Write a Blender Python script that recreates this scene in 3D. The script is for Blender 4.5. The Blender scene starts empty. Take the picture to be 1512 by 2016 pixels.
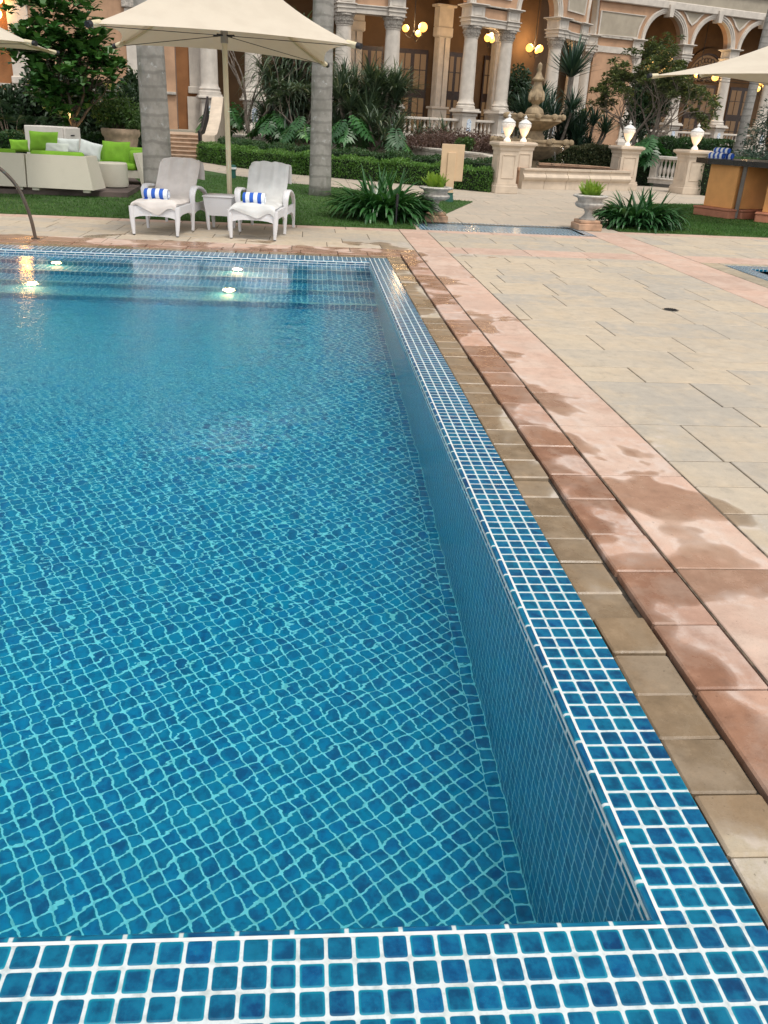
import bpy, math, random
import numpy as np
from mathutils import Vector, Matrix
R = math.radians
scene = bpy.context.scene
COL = scene.collection
PI = math.pi

# ------------------------------------------------------------------ camera model (used to plan where things stand)
CAM = np.array([-0.7627, -1.1754, 1.5019])
CR = np.array([0.99691621, -0.06433428, 0.04493516])
CU = np.array([-0.01548356, 0.4000995, 0.91634091])
CF = np.array([0.07693066, 0.91421086, -0.3978695])
FPX, CX, CY = 1611.403, 756 - 37.249, 1008 - 71.368
def ray(x, y):
    return CF + CR * (x - CX) / FPX - CU * (y - CY) / FPX
def G(x, y, z=0.0):
    d = ray(x, y); return CAM + d * (z - CAM[2]) / d[2]
def P(x, y, Y):
    d = ray(x, y); return CAM + d * (Y - CAM[1]) / d[1]
def ZP(X, Y, ypx):
    lo, hi = -5.0, 30.0
    for _ in range(50):
        z = (lo + hi) / 2; d = np.array([X, Y, z]) - CAM
        y = CY - FPX * (d @ CU) / (d @ CF)
        if y > ypx: lo = z
        else: hi = z
    return z

# ------------------------------------------------------------------ helpers
def tag(o, label=None, cat=None, group=None, kind=None):
    if label: o['label'] = label
    if cat: o['category'] = cat
    if group: o['group'] = group
    if kind: o['kind'] = kind
    return o
def empty(name, loc=(0, 0, 0), rz=0.0):
    o = bpy.data.objects.new(name, None); COL.objects.link(o)
    o.location = loc; o.rotation_euler = (0, 0, rz); o.empty_display_size = 0.1
    return o
def thing(name, label, cat, loc=(0, 0, 0), rz=0.0, group=None):
    return tag(empty(name, loc, rz), label, cat, group)
def copy_tree(o, parent=None):
    c = o.copy(); COL.objects.link(c)
    if parent is not None:
        c.parent = parent; c.matrix_parent_inverse = o.matrix_parent_inverse
    for ch in list(o.children): copy_tree(ch, c)
    return c

class MB:
    def __init__(s): s.v = []; s.f = []; s.uv = []; s.rnd = []; s.has_uv = False; s.has_rnd = False; s.cur = 0.5
    def add(s, vs, fs, uvs=None, rnd=None):
        o = len(s.v); s.v.extend([tuple(map(float, p)) for p in vs])
        for i, f in enumerate(fs):
            s.f.append(tuple(o + k for k in f))
            if uvs is not None: s.uv.append(uvs[i]); s.has_uv = True
            else: s.uv.append([(0, 0)] * len(f))
            s.rnd.append(s.cur if rnd is None else rnd)
            if rnd is not None: s.has_rnd = True
        return s
    def box(s, c, d, rz=0.0, rx=0.0, ry=0.0, taper=1.0, rnd=None, tx=None, ty=None):
        x, y, z = d[0] / 2, d[1] / 2, d[2] / 2
        tx = taper if tx is None else tx; ty = taper if ty is None else ty
        vs = [(-x, -y, -z), (x, -y, -z), (x, y, -z), (-x, y, -z), (-x * tx, -y * ty, z), (x * tx, -y * ty, z), (x * tx, y * ty, z), (-x * tx, y * ty, z)]
        if rz or rx or ry:
            m = Matrix.Rotation(rz, 3, 'Z') @ Matrix.Rotation(ry, 3, 'Y') @ Matrix.Rotation(rx, 3, 'X')
            vs = [m @ Vector(p) for p in vs]
        vs = [(p[0] + c[0], p[1] + c[1], p[2] + c[2]) for p in vs]
        return s.add(vs, [(0, 3, 2, 1), (4, 5, 6, 7), (0, 1, 5, 4), (1, 2, 6, 5), (2, 3, 7, 6), (3, 0, 4, 7)], rnd=rnd)
    def bbox(s, c, d, b=0.01, rz=0.0, rnd=None):      # box with chamfered edges
        x, y, z = d[0] / 2, d[1] / 2, d[2] / 2
        ring = lambda a, e, zz: [(-x + a, -y + e, zz), (x - a, -y + e, zz), (x - e, -y + a, zz), (x - e, y - a, zz), (x - a, y - e, zz), (-x + a, y - e, zz), (-x + e, y - a, zz), (-x + e, -y + a, zz)]
        vs = ring(b * 1.5, b, -z) + ring(b, 0, -z + b) + ring(b, 0, z - b) + ring(b * 1.5, b, z)
        fs = [tuple(range(7, -1, -1)), tuple(range(24, 32))]
        for k in range(3):
            for i in range(8): fs.append((k * 8 + i, k * 8 + (i + 1) % 8, k * 8 + 8 + (i + 1) % 8, k * 8 + 8 + i))
        if rz:
            cc, sn = math.cos(rz), math.sin(rz); vs = [(p[0] * cc - p[1] * sn, p[0] * sn + p[1] * cc, p[2]) for p in vs]
        return s.add([(p[0] + c[0], p[1] + c[1], p[2] + c[2]) for p in vs], fs, rnd=rnd)
    def lathe(s, prof, n=24, c=(0, 0, 0), fn=None, caps=True, rnd=None):
        vs = []
        for (r, z) in prof:
            for i in range(n):
                a = 2 * PI * i / n; rr = r if fn is None else fn(r, z, a)
                vs.append((c[0] + rr * math.cos(a), c[1] + rr * math.sin(a), c[2] + z))
        fs = []
        for k in range(len(prof) - 1):
            for i in range(n): fs.append((k * n + i, k * n + (i + 1) % n, (k + 1) * n + (i + 1) % n, (k + 1) * n + i))
        if caps:
            if prof[0][0] > 1e-4: fs.append(tuple(range(n - 1, -1, -1)))
            if prof[-1][0] > 1e-4: fs.append(tuple(range((len(prof) - 1) * n, len(prof) * n)))
        return s.add(vs, fs, rnd=rnd)
    def tube(s, pts, rad, n=8, caps=True, flat=1.0, rnd=None):
        pts = [Vector(p) for p in pts]
        if not hasattr(rad, '__len__'): rad = [rad] * len(pts)
        vs = []; up = Vector((0, 0, 1))
        for i, p in enumerate(pts):
            t = (pts[min(i + 1, len(pts) - 1)] - pts[max(i - 1, 0)])
            if t.length < 1e-9: t = Vector((0, 0, 1))
            t.normalize()
            if i == 0:
                a = t.cross(Vector((1, 0, 0)) if abs(t.x) < .9 else Vector((0, 1, 0))).normalized()
            else:
                a = (a - t * a.dot(t)).normalized()
            b = t.cross(a)
            for k in range(n):
                q = 2 * PI * k / n
                vs.append(p + (a * math.cos(q) + b * math.sin(q) * flat) * rad[i])
        fs = []
        for k in range(len(pts) - 1):
            for i in range(n): fs.append((k * n + i, k * n + (i + 1) % n, (k + 1) * n + (i + 1) % n, (k + 1) * n + i))
        if caps: fs.append(tuple(range(n - 1, -1, -1))); fs.append(tuple(range((len(pts) - 1) * n, len(pts) * n)))
        return s.add(vs, fs, rnd=rnd)
    def strap(s, pts, wid, th, side=(1, 0, 0)):       # flat band of width wid (along side) following pts, thickness th
        pts = [Vector(p) for p in pts]; sd = Vector(side).normalized(); vs = []
        if not hasattr(wid, '__len__'): wid = [wid] * len(pts)
        for i, p in enumerate(pts):
            t = (pts[min(i + 1, len(pts) - 1)] - pts[max(i - 1, 0)]).normalized(); nn = t.cross(sd).normalized()
            w = wid[i] / 2; h = th / 2
            vs += [p - sd * w - nn * h * .5, p - sd * w * .8 - nn * h, p + sd * w * .8 - nn * h, p + sd * w - nn * h * .5, p + sd * w + nn * h * .5, p + sd * w * .8 + nn * h, p - sd * w * .8 + nn * h, p - sd * w + nn * h * .5]
        fs = []
        for k in range(len(pts) - 1):
            for i in range(8): fs.append((k * 8 + i, k * 8 + (i + 1) % 8, k * 8 + 8 + (i + 1) % 8, k * 8 + 8 + i))
        fs.append(tuple(range(7, -1, -1))); fs.append(tuple(range((len(pts) - 1) * 8, len(pts) * 8)))
        return s.add(vs, fs)
    def grid(s, fn, nu, nv, uvfn=None, rnd=None):
        vs = [fn(i / nu, j / nv) for j in range(nv + 1) for i in range(nu + 1)]
        fs = []; uvs = []
        for j in range(nv):
            for i in range(nu):
                a = j * (nu + 1) + i; fs.append((a, a + 1, a + nu + 2, a + nu + 1))
                if uvfn: uvs.append([uvfn(i / nu, j / nv), uvfn((i + 1) / nu, j / nv), uvfn((i + 1) / nu, (j + 1) / nv), uvfn(i / nu, (j + 1) / nv)])
        return s.add(vs, fs, uvs if uvfn else None, rnd=rnd)
    def poly(s, pts, z0, z1):                          # extruded polygon (ccw)
        n = len(pts); vs = [(p[0], p[1], z0) for p in pts] + [(p[0], p[1], z1) for p in pts]
        fs = [tuple(range(n - 1, -1, -1)), tuple(range(n, 2 * n))] + [(i, (i + 1) % n, n + (i + 1) % n, n + i) for i in range(n)]
        return s.add(vs, fs)
    def quad(s, pts, uvs=None, rnd=None): return s.add(pts, [tuple(range(len(pts)))], [uvs] if uvs else None, rnd=rnd)
    def build(s, name, m, parent=None, smooth=False, loc=None, rz=0.0):
        me = bpy.data.meshes.new(name); me.from_pydata(s.v, [], s.f); me.update()
        if s.has_uv:
            l = me.uv_layers.new(name='UVMap'); l.data.foreach_set('uv', [c for f in s.uv for q in f for c in q])
        if s.has_rnd:
            a = me.attributes.new('rnd', 'FLOAT', 'FACE'); a.data.foreach_set('value', s.rnd)
        if smooth:
            me.polygons.foreach_set('use_smooth', [True] * len(me.polygons))
            if smooth != 'all':
                try: me.set_sharp_from_angle(angle=R(smooth if smooth is not True else 40))
                except Exception: pass
        me.materials.append(m)
        o = bpy.data.objects.new(name, me); COL.objects.link(o)
        if parent is not None: o.parent = parent
        if loc is not None: o.location = loc
        if rz: o.rotation_euler = (0, 0, rz)
        return o

# ------------------------------------------------------------------ materials
class NT:
    def __init__(s, name):
        s.m = bpy.data.materials.new(name); s.m.use_nodes = True; s.t = s.m.node_tree; s.t.nodes.clear()
        s.out = s.t.nodes.new('ShaderNodeOutputMaterial')
    def n(s, typ, ins=None, **kw):
        d = s.t.nodes.new(typ)
        for k, v in kw.items(): setattr(d, k, v)
        if ins:
            for k, v in ins.items(): s.set(d.inputs[k], v)
        return d
    def set(s, sock, v):
        if isinstance(v, bpy.types.NodeSocket): s.t.links.new(v, sock)
        else:
            if hasattr(sock.default_value, '__len__') and hasattr(v, '__len__') and len(v) == 3 and len(sock.default_value) == 4: v = (*v, 1)
            sock.default_value = v
    def math(s, op, a, b=0.0, c=None, clamp=False):
        d = s.n('ShaderNodeMath', operation=op, use_clamp=clamp); s.set(d.inputs[0], a); s.set(d.inputs[1], b)
        if c is not None: s.set(d.inputs[2], c)
        return d.outputs[0]
    def vmath(s, op, a, b=(0, 0, 0)):
        d = s.n('ShaderNodeVectorMath', operation=op); s.set(d.inputs[0], a)
        if op == 'SCALE': s.set(d.inputs['Scale'], b)
        else: s.set(d.inputs[1], b)
        return d.outputs['Value'] if op in ('LENGTH', 'DOT_PRODUCT', 'DISTANCE') else d.outputs[0]
    def mix(s, f, a, b, blend='MIX'):
        d = s.n('ShaderNodeMix', data_type='RGBA', blend_type=blend); s.set(d.inputs[0], f); s.set(d.inputs[6], a); s.set(d.inputs[7], b); return d.outputs[2]
    def mixf(s, f, a, b):
        d = s.n('ShaderNodeMix', data_type='FLOAT'); s.set(d.inputs[0], f); s.set(d.inputs[2], a); s.set(d.inputs[3], b); return d.outputs[0]
    def step(s, x, a, b, lo=0.0, hi=1.0):
        d = s.n('ShaderNodeMapRange', interpolation_type='SMOOTHSTEP'); s.set(d.inputs[0], x); s.set(d.inputs[1], a); s.set(d.inputs[2], b); s.set(d.inputs[3], lo); s.set(d.inputs[4], hi); return d.outputs[0]
    def noise(s, vec, scale, det=3.0, rough=0.55, col=False, dist=0.0):
        d = s.n('ShaderNodeTexNoise', {'Scale': scale, 'Detail': det, 'Roughness': rough, 'Distortion': dist}); s.set(d.inputs['Vector'], vec)
        return d.outputs[1] if col else d.outputs[0]
    def obj(s): return s.n('ShaderNodeTexCoord').outputs['Object']
    def pos(s): return s.n('ShaderNodeNewGeometry').outputs['Position']
    def attr(s, name='rnd'): return s.n('ShaderNodeAttribute', attribute_name=name).outputs['Fac']
    def sep(s, v): return s.n('ShaderNodeSeparateXYZ', {0: v}).outputs
    def comb(s, x, y, z=0.0): return s.n('ShaderNodeCombineXYZ', {0: x, 1: y, 2: z}).outputs[0]
    def bump(s, h, strength=0.3, dist=0.01):
        return s.n('ShaderNodeBump', {'Height': h, 'Strength': strength, 'Distance': dist}).outputs[0]
    def bsdf(s, col, rough=0.6, normal=None, **kw):
        d = s.n('ShaderNodeBsdfPrincipled'); s.set(d.inputs['Base Color'], col); s.set(d.inputs['Roughness'], rough)
        if normal is not None: s.set(d.inputs['Normal'], normal)
        for k, v in kw.items(): s.set(d.inputs[k], v)
        s.t.links.new(d.outputs[0], s.out.inputs[0]); return d
M = {}
def simple(name, col, rough=0.6, var=0.12, scale=6.0, bump=0.15, bscale=40.0, bdist=0.004, metal=0.0, col2=None, stain=0.0, **kw):
    t = NT(name); o = t.obj(); a = t.noise(o, scale, 5); c2 = col2 or tuple(c * (1 - var * 2.2) for c in col)
    c = t.mix(t.step(a, 0.3, 0.7), tuple(min(1, c * (1 + var * .6)) for c in col), c2)
    if stain:
        ss = t.noise(t.vmath('MULTIPLY', o, (3.0, 3.0, .45)), 1.3, 6, .7)
        c = t.mix(t.math('MULTIPLY', t.step(ss, .52, .75), stain), c, tuple(x * .35 for x in col))
    nr = t.bump(t.noise(o, bscale, 4), bump, bdist) if bump else None
    t.bsdf(c, rough, nr, Metallic=metal, **kw); M[name] = t.m; return t.m

def stone_mat(name, c1, c2, c3, wet=True, var=1.0):
    t = NT(name); p = t.pos(); r = t.attr(); vy = t.sep(t.vmath('MULTIPLY', p, (1, 1, 0)))
    q = t.vmath('ADD', p, t.comb(t.math('MULTIPLY', r, 31.0), t.math('MULTIPLY', r, 57.0), t.math('MULTIPLY', r, 13.0)))
    n1 = t.noise(q, 2.6, 6, .65); n2 = t.noise(q, 12, 6, .65); n3 = t.noise(p, 150, 4, .7); n4 = t.noise(p, .9, 4, .55)
    c = t.mix(t.step(r, .05, .95), c1, c2)
    c = t.mix(t.math('MULTIPLY', t.step(n1, .42, .66), .8 * var), c, c3)
    c = t.mix(t.math('MULTIPLY', t.step(n2, .48, .72), .38 * var), c, tuple(x * .62 for x in c2))
    c = t.mix(t.math('MULTIPLY', t.step(n2, .50, .30), .30 * var), c, tuple(min(1, x * 1.18 + .02) for x in c1))
    veins = t.noise(t.comb(t.math('MULTIPLY', t.sep(q)[0], 8.0), t.math('MULTIPLY', t.sep(q)[1], 2.2), 0.0), 1.0, 5, .65, dist=.6)
    c = t.mix(t.math('MULTIPLY', t.step(veins, .54, .66), .28 * var), c, tuple(min(1, x * 1.15) for x in c3))
    c = t.mix(t.math('MULTIPLY', t.step(n4, .46, .68), .34 * var), c, tuple(x * .70 + .05 for x in c2))
    c = t.mix(t.math('MULTIPLY', t.step(n3, .52, .72), .30), c, tuple(x * .5 for x in c1))
    sp = t.noise(p, 55, 2, .5); c = t.mix(t.math('MULTIPLY', t.step(sp, .70, .76), .5), c, tuple(x * .38 for x in c2))
    rough = .82; bh = t.math('ADD', t.math('MULTIPLY', n3, .45), n2)
    if wet:
        xs = t.math('MAXIMUM', t.math('SUBTRACT', vy[0], .2), 0.0); ys = t.math('MAXIMUM', t.math('SUBTRACT', vy[1], 8.95), 0.0)
        dist = t.math('SQRT', t.math('ADD', t.math('MULTIPLY', xs, xs), t.math('MULTIPLY', ys, ys)))
        wn = t.noise(t.vmath('MULTIPLY', p, (1.0, 1.0, .2)), 1.55, 3.2, .5, dist=.35)
        rb = t.math('MULTIPLY', t.math('SUBTRACT', r, .5), .10)
        base = t.math('SUBTRACT', t.math('ADD', t.math('ADD', wn, .10), rb), t.math('MULTIPLY', dist, .27))
        far = t.math('ADD', t.step(vy[1], 8.0, 9.4, 0.0, .05), t.step(vy[1], 3.4, 1.2, 0.0, .035))
        w = t.math('ADD', base, far)
        wet_f = t.math('MULTIPLY', t.math('ADD', t.math('MULTIPLY', t.step(w, .45, .52), .55), t.math('MULTIPLY', t.step(w, .468, .482), .45)), t.step(n2, .2, .5, .82, 1.0))
        c = t.mix(wet_f, c, t.mix(1.0, c, (.66, .575, .505), 'MULTIPLY'))
        salt = t.math('MULTIPLY', t.step(w, .41, .462), t.math('SUBTRACT', 1.0, wet_f))
        c = t.mix(t.math('MULTIPLY', t.math('MULTIPLY', salt, t.step(n2, .42, .6)), .4), c, (.66, .58, .53))
        rough = t.mixf(wet_f, .82, t.mixf(t.step(n1, .40, .6), .16, .45))
        bh = t.math('MULTIPLY', bh, t.mixf(wet_f, 1.0, .45))
    t.bsdf(c, rough, t.bump(bh, .6, .005)); M[name] = t.m

def tile_mat(name, half=.434, deep=(.001, .047, .145), teal=(.001, .115, .20), mid=(.001, .085, .23), grout=(.56, .62, .635), wav=.012, rough=.13):
    t = NT(name); uv = t.n('ShaderNodeUVMap').outputs[0]
    wob = t.vmath('SCALE', t.vmath('SUBTRACT', t.noise(uv, 1.7, 2, col=True), (.5, .5, .5)), wav * 2.2)
    cell = t.vmath('FLOOR', uv)
    f = t.sep(t.vmath('ADD', t.vmath('SUBTRACT', t.vmath('FRACTION', uv), (.5, .5, 0)), wob))
    pw = lambda q: t.math('POWER', t.math('ABSOLUTE', q), 9.0)
    d = t.math('POWER', t.math('ADD', pw(f[0]), pw(f[1])), 1 / 9.0)
    wn = t.n('ShaderNodeTexWhiteNoise', {0: cell}, noise_dimensions='2D'); rv = wn.outputs[0]; rc = t.sep(wn.outputs[1])
    msk = t.step(d, half - .012, half + .014)
    o = t.comb(t.sep(uv)[0], t.sep(uv)[1], t.math('MULTIPLY', rv, 20.0))
    mot = t.noise(o, 1.4, 4, .6)
    c = t.mix(t.step(rv, .1, .9), deep, mid)
    c = t.mix(t.math('MULTIPLY', rc[1], .85), c, teal)
    c = t.mix(t.math('MULTIPLY', t.step(mot, .38, .72), .6), c, tuple(min(1, q * 1.4 + .003) for q in teal))
    c = t.mix(t.math('MULTIPLY', t.step(mot, .55, .3), .55), c, tuple(q * .6 for q in deep))
    edge = t.math('MULTIPLY', t.step(d, half - .12, half - .01), t.step(rc[2], .2, .9, .15, .8))
    c = t.mix(edge, c, (.006, .25, .34))
    spk = t.step(t.noise(uv, 42, 1, .5), .74, .8); c = t.mix(t.math('MULTIPLY', spk, t.math('MULTIPLY', rc[0], .5)), c, (.35, .55, .62))
    gd = t.noise(uv, 2.5, 4); g = t.mix(t.step(gd, .42, .75), grout, (grout[0] * .66, grout[1] * .70, grout[2] * .70)); g = t.mix(t.math('MULTIPLY', t.step(t.noise(uv, .35, 3), .5, .7), .35), g, (grout[0] * .72, grout[1] * .70, grout[2] * .60))
    col = t.mix(msk, c, g)
    h = t.math('ADD', t.math('MULTIPLY', t.step(d, half - .10, half + .03), -1.0), t.math('MULTIPLY', mot, .22))
    t.bsdf(col, t.mixf(msk, rough, .55), t.bump(h, .4, .0018)); M[name] = t.m

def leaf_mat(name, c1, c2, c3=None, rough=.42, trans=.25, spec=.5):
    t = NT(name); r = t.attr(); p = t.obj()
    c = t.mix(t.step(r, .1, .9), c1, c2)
    if c3: c = t.mix(t.step(r, .9, .97), c, c3)
    c = t.mix(t.math('MULTIPLY', t.step(t.noise(p, 1.6, 3), .4, .65), .35), c, tuple(x * .55 for x in c1))
    d = t.n('ShaderNodeBsdfPrincipled'); t.set(d.inputs['Base Color'], c); d.inputs['Roughness'].default_value = rough; d.inputs['Specular IOR Level'].default_value = spec
    tr = t.n('ShaderNodeBsdfTranslucent'); t.set(tr.inputs[0], t.mix(1.0, c, (1.3, 1.25, .5), 'MULTIPLY'))
    mx = t.n('ShaderNodeMixShader', {0: trans}); t.t.links.new(d.outputs[0], mx.inputs[1]); t.t.links.new(tr.outputs[0], mx.inputs[2])
    t.t.links.new(mx.outputs[0], t.out.inputs[0]); M[name] = t.m
def emis(name, col, strength, base=(.8, .8, .8)):
    t = NT(name); t.bsdf(base, .4, None, **{'Emission Color': col, 'Emission Strength': strength}); M[name] = t.m

stone_mat('coping', (.405, .325, .222), (.285, .242, .175), (.375, .335, .265), var=1.3)
stone_mat('redstone', (0.464, 0.288, 0.208), (0.368, 0.220, 0.160), (0.480, 0.368, 0.312), var=1.3)
stone_mat('pinkstone', (.53, .365, .285), (.455, .318, .25), (.54, .42, .345))
stone_mat('beige', (.48, .405, .305), (.375, .342, .292), (.465, .38, .275))
stone_mat('beige_plain', (.45, .385, .305), (.39, .345, .285), (.465, .385, .30), wet=False)
simple('joint', (.05, .042, .032), .95, .3, 30)
simple('joint_sand', (.15, .12, .085), .95, .35, 14)
tile_mat('tile')
tile_mat('pooltile', half=.444, wav=.006, rough=.3, deep=(.001, .112, .29), teal=(.001, .255, .41), mid=(.001, .19, .435), grout=(.90, .94, .95))
tile_mat('bullnose', half=.46, wav=.0)
simple('grout', (0.655, 0.680, 0.672), .5, .06, 30)

def water_mat():
    t = NT('water'); p = t.pos(); s = t.sep(p)
    a = t.noise(t.vmath('MULTIPLY', p, (1.0, 1.4, 1)), 7.0, 1.6, .45); b = t.noise(t.vmath('MULTIPLY', p, (1.0, 1.25, 1)), 21.0, 2.5, .55); c = t.noise(p, 2.1, 1.5, .5)
    calm = t.math('MULTIPLY', t.step(s[0], .05, -.8, .45, 1.0), t.math('MULTIPLY', t.step(s[1], -.1, 1.6, .8, 1.0), t.step(s[1], 6.6, 7.8, 1.0, .38)))
    fine = t.math('MULTIPLY', t.math('MULTIPLY', t.step(s[1], 1.8, 4.8), t.step(s[0], -.4, -1.8)), .0024)
    h = t.math('ADD', t.math('ADD', t.math('MULTIPLY', a, .0036), t.math('MULTIPLY', b, t.math('ADD', fine, .0004))), t.math('MULTIPLY', c, .004))
    nr = t.bump(t.math('MULTIPLY', h, calm), 1.0, 1.0)
    gl = t.n('ShaderNodeBsdfGlass', {'IOR': 1.333, 'Roughness': 0.0, 'Color': (1, 1, 1, 1)}); t.set(gl.inputs['Normal'], nr)
    va = t.n('ShaderNodeVolumeAbsorption', {'Color': (.004, .945, .994, 1), 'Density': .66})
    t.t.links.new(gl.outputs[0], t.out.inputs[0]); t.t.links.new(va.outputs[0], t.out.inputs[1]); M['water'] = t.m
water_mat()

# ------------------------------------------------------------------ camera, world, light
cam = bpy.data.cameras.new('camera'); co = bpy.data.objects.new('camera', cam); COL.objects.link(co)
m = Matrix(((CR[0], CU[0], -CF[0], CAM[0]), (CR[1], CU[1], -CF[1], CAM[1]), (CR[2], CU[2], -CF[2], CAM[2]), (0, 0, 0, 1)))
co.matrix_world = m
cam.sensor_fit = 'HORIZONTAL'; cam.sensor_width = 36; cam.lens = 36 * FPX / 1512
cam.shift_x = 37.249 / 1512; cam.shift_y = -71.368 / 1512
cam.clip_start = .05; cam.clip_end = 1000
scene.camera = co
scene.render.resolution_x, scene.render.resolution_y = 768, 1024
w = bpy.data.worlds.new('World'); scene.world = w; w.use_nodes = True
nt = w.node_tree; bg = nt.nodes['Background']
sky = nt.nodes.new('ShaderNodeTexSky'); sky.sky_type = 'NISHITA'; sky.sun_disc = False
SUN_EL, SUN_ROT = R(62), R(160)
sky.sun_elevation = SUN_EL; sky.sun_rotation = SUN_ROT; sky.air_density = 1.0; sky.dust_density = 4.0; sky.ozone_density = 1.0
mixn = nt.nodes.new('ShaderNodeMix'); mixn.data_type = 'RGBA'; mixn.inputs[0].default_value = .72
tc = nt.nodes.new('ShaderNodeTexCoord'); nz = nt.nodes.new('ShaderNodeTexNoise'); nz.inputs['Scale'].default_value = 2.6; nz.inputs['Detail'].default_value = 5
nt.links.new(tc.outputs['Generated'], nz.inputs['Vector'])
rmp = nt.nodes.new('ShaderNodeMapRange'); nt.links.new(nz.outputs[0], rmp.inputs[0])
rmp.inputs[1].default_value = .35; rmp.inputs[2].default_value = .65; rmp.inputs[3].default_value = 6.0; rmp.inputs[4].default_value = 8.5
cl = nt.nodes.new('ShaderNodeVectorMath'); cl.operation = 'SCALE'; cl.inputs[0].default_value = (1.0, .985, .95); nt.links.new(rmp.outputs[0], cl.inputs['Scale'])
nt.links.new(sky.outputs[0], mixn.inputs[6]); nt.links.new(cl.outputs[0], mixn.inputs[7]); nt.links.new(mixn.outputs[2], bg.inputs[0])
bg.inputs[1].default_value = .13
sun = bpy.data.lights.new('sun', 'SUN'); so = bpy.data.objects.new('sun', sun); COL.objects.link(so)
sun.energy = 1.3; sun.angle = R(14); sun.color = (1, .95, .87)
# sky sun_rotation is measured clockwise from +Y
sd = Vector((math.sin(SUN_ROT) * math.cos(SUN_EL), math.cos(SUN_ROT) * math.cos(SUN_EL), math.sin(SUN_EL)))
so.rotation_euler = sd.to_track_quat('Z', 'Y').to_euler()
vs = scene.view_settings
scene.display_settings.display_device = 'sRGB'
vs.view_transform = 'Standard'; vs.look = 'None'; vs.exposure = 0.58; vs.gamma = 1.0; vs.use_curve_mapping = False
cy = scene.cycles
cy.use_denoising = True; cy.max_bounces = 10; cy.transmission_bounces = 8; cy.glossy_bounces = 4; cy.diffuse_bounces = 4; cy.volume_bounces = 0
cy.caustics_refractive = True; cy.caustics_reflective = True; cy.sample_clamp_indirect = 8.0; cy.blur_glossy = .3
cy.transparent_max_bounces = 8

# ================================================================== POOL
T = .055; SQ = math.sqrt(2) * T
XR = 3.9 * T; XL = -9.0; YF = 8.53; NB = -.039; FW = 5
def S(o): o['kind'] = 'structure'; return o
edge = MB()
def patch(x0, x1, y0, y1, u0, u1, v0, v1, nx=1, ny=1):
    edge.quad([(x0, y0, 0), (x1, y0, 0), (x1, y1, 0), (x0, y1, 0)], [(u0, v0), (u1, v0), (u1, v1), (u0, v1)])
patch(0, XR, 0, YF, 0, 3.9, 0, round(YF / T))                       # long right-hand band
patch(0, XR, NB, 0, 0, 3.9, -1, 0)                                  # cut row at the corner
patch(0, XR, NB - 6 * T, NB, 0, 3.9, -7, -1)                        # corner block
nk = int((0 - .041 - XL) / T)
patch(-.041, 0, NB - 6 * T, NB, 300, 301, -7, -1)                   # cut column
patch(-.041 - nk * T, -.041, NB - 6 * T, NB, 400 - nk, 400, -7, -1) # near band
patch(0, XR, YF, YF + FW * T, 0, 3.9, 500, 500 + FW)
patch(-nk * T, 0, YF, YF + FW * T, 700 - nk, 700, 500, 500 + FW)
S(edge.build('pool_edge', M['tile']))

bn = MB(); BR = .020; FL_ = .011; RR_ = .009
def bull(axis, a, b, base, sgn, off=0):
    n = 10
    def fn(u, v):
        if v < .4: dx, dz = -FL_ * v / .4 * sgn, 0.0
        else: q = (v - .4) / .6 * PI / 2; dx = -(FL_ + RR_ * math.sin(q)) * sgn; dz = -RR_ * (1 - math.cos(q))
        t = a + (b - a) * u
        return (base + dx, t, dz + .0003) if axis == 'y' else (t, base + dx, dz)
    k = max(1, round((b - a) / (2 * T)))
    bn.grid(fn, k, n, lambda u, v: (u * k + off, v))
bull('y', NB, YF, 0, 1)
bull('x', XL, 0, NB, -1, 1000)
bull('x', XL, 0, YF, 1, 2000)
S(bn.build('pool_rim', M['bullnose'], smooth='all'))

WX, WN, WF, FZ = -BR, NB + BR, YF - BR, -1.13
gr = MB()
for z0, z1 in ((-.0195, -RR_ + .0008), (-.047, -.0345)):
    gr.quad([(WX - .001, WN, z0), (WX - .001, WF, z0), (WX - .001, WF, z1), (WX - .001, WN, z1)])
    gr.quad([(XL, WN + .001, z0), (WX, WN + .001, z0), (WX, WN + .001, z1), (XL, WN + .001, z1)])
    gr.quad([(XL, WF - .001, z0), (WX, WF - .001, z0), (WX, WF - .001, z1), (XL, WF - .001, z1)])
lw = MB(); kk = round((WF - WN) / (2 * T))
lw.quad([(WX, WN, -.036), (WX, WF, -.036), (WX, WF, -.018), (WX, WN, -.018)], [(3000.5, 0), (3000.5 + kk, 0), (3000.5 + kk, 1), (3000.5, 1)])
kk = round((WX - XL) / (2 * T))
for y_ in (WN, WF): lw.quad([(XL, y_, -.036), (WX, y_, -.036), (WX, y_, -.018), (XL, y_, -.018)], [(4000.5, 0), (4000.5 + kk, 0), (4000.5 + kk, 1), (4000.5, 1)])
S(lw.build('pool_lower_rim', M['bullnose']))
gr.quad([(-.0035, NB - .0045, .0007), (.0045, NB - .0045, .0007), (.0045, YF, .0007), (-.0035, YF, .0007)])
gr.quad([(XL, NB - .0045, .0011), (.0045, NB - .0045, .0011), (.0045, NB + .0035, .0011), (XL, NB + .0035, .0011)])
pb = MB()
FA = R(32.5); dg = lambda x, y: ((x * math.cos(FA) + y * math.sin(FA)) / (.985 * T), (-x * math.sin(FA) + y * math.cos(FA)) / (.985 * T)); wg = lambda a, z: (a / T, (z + .045) / T)
def quv(pts, uvs): pb.quad(pts, uvs)
quv([(WX, WN, FZ), (WX, WF, FZ), (WX, WF, -.045), (WX, WN, -.045)], [wg(WN, FZ), wg(WF, FZ), wg(WF, -.045), wg(WN, -.045)])
quv([(XL, WN, FZ), (WX, WN, FZ), (WX, WN, -.03), (XL, WN, -.03)], [wg(XL, FZ), wg(WX, FZ), wg(WX, -.03), wg(XL, -.03)])
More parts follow.
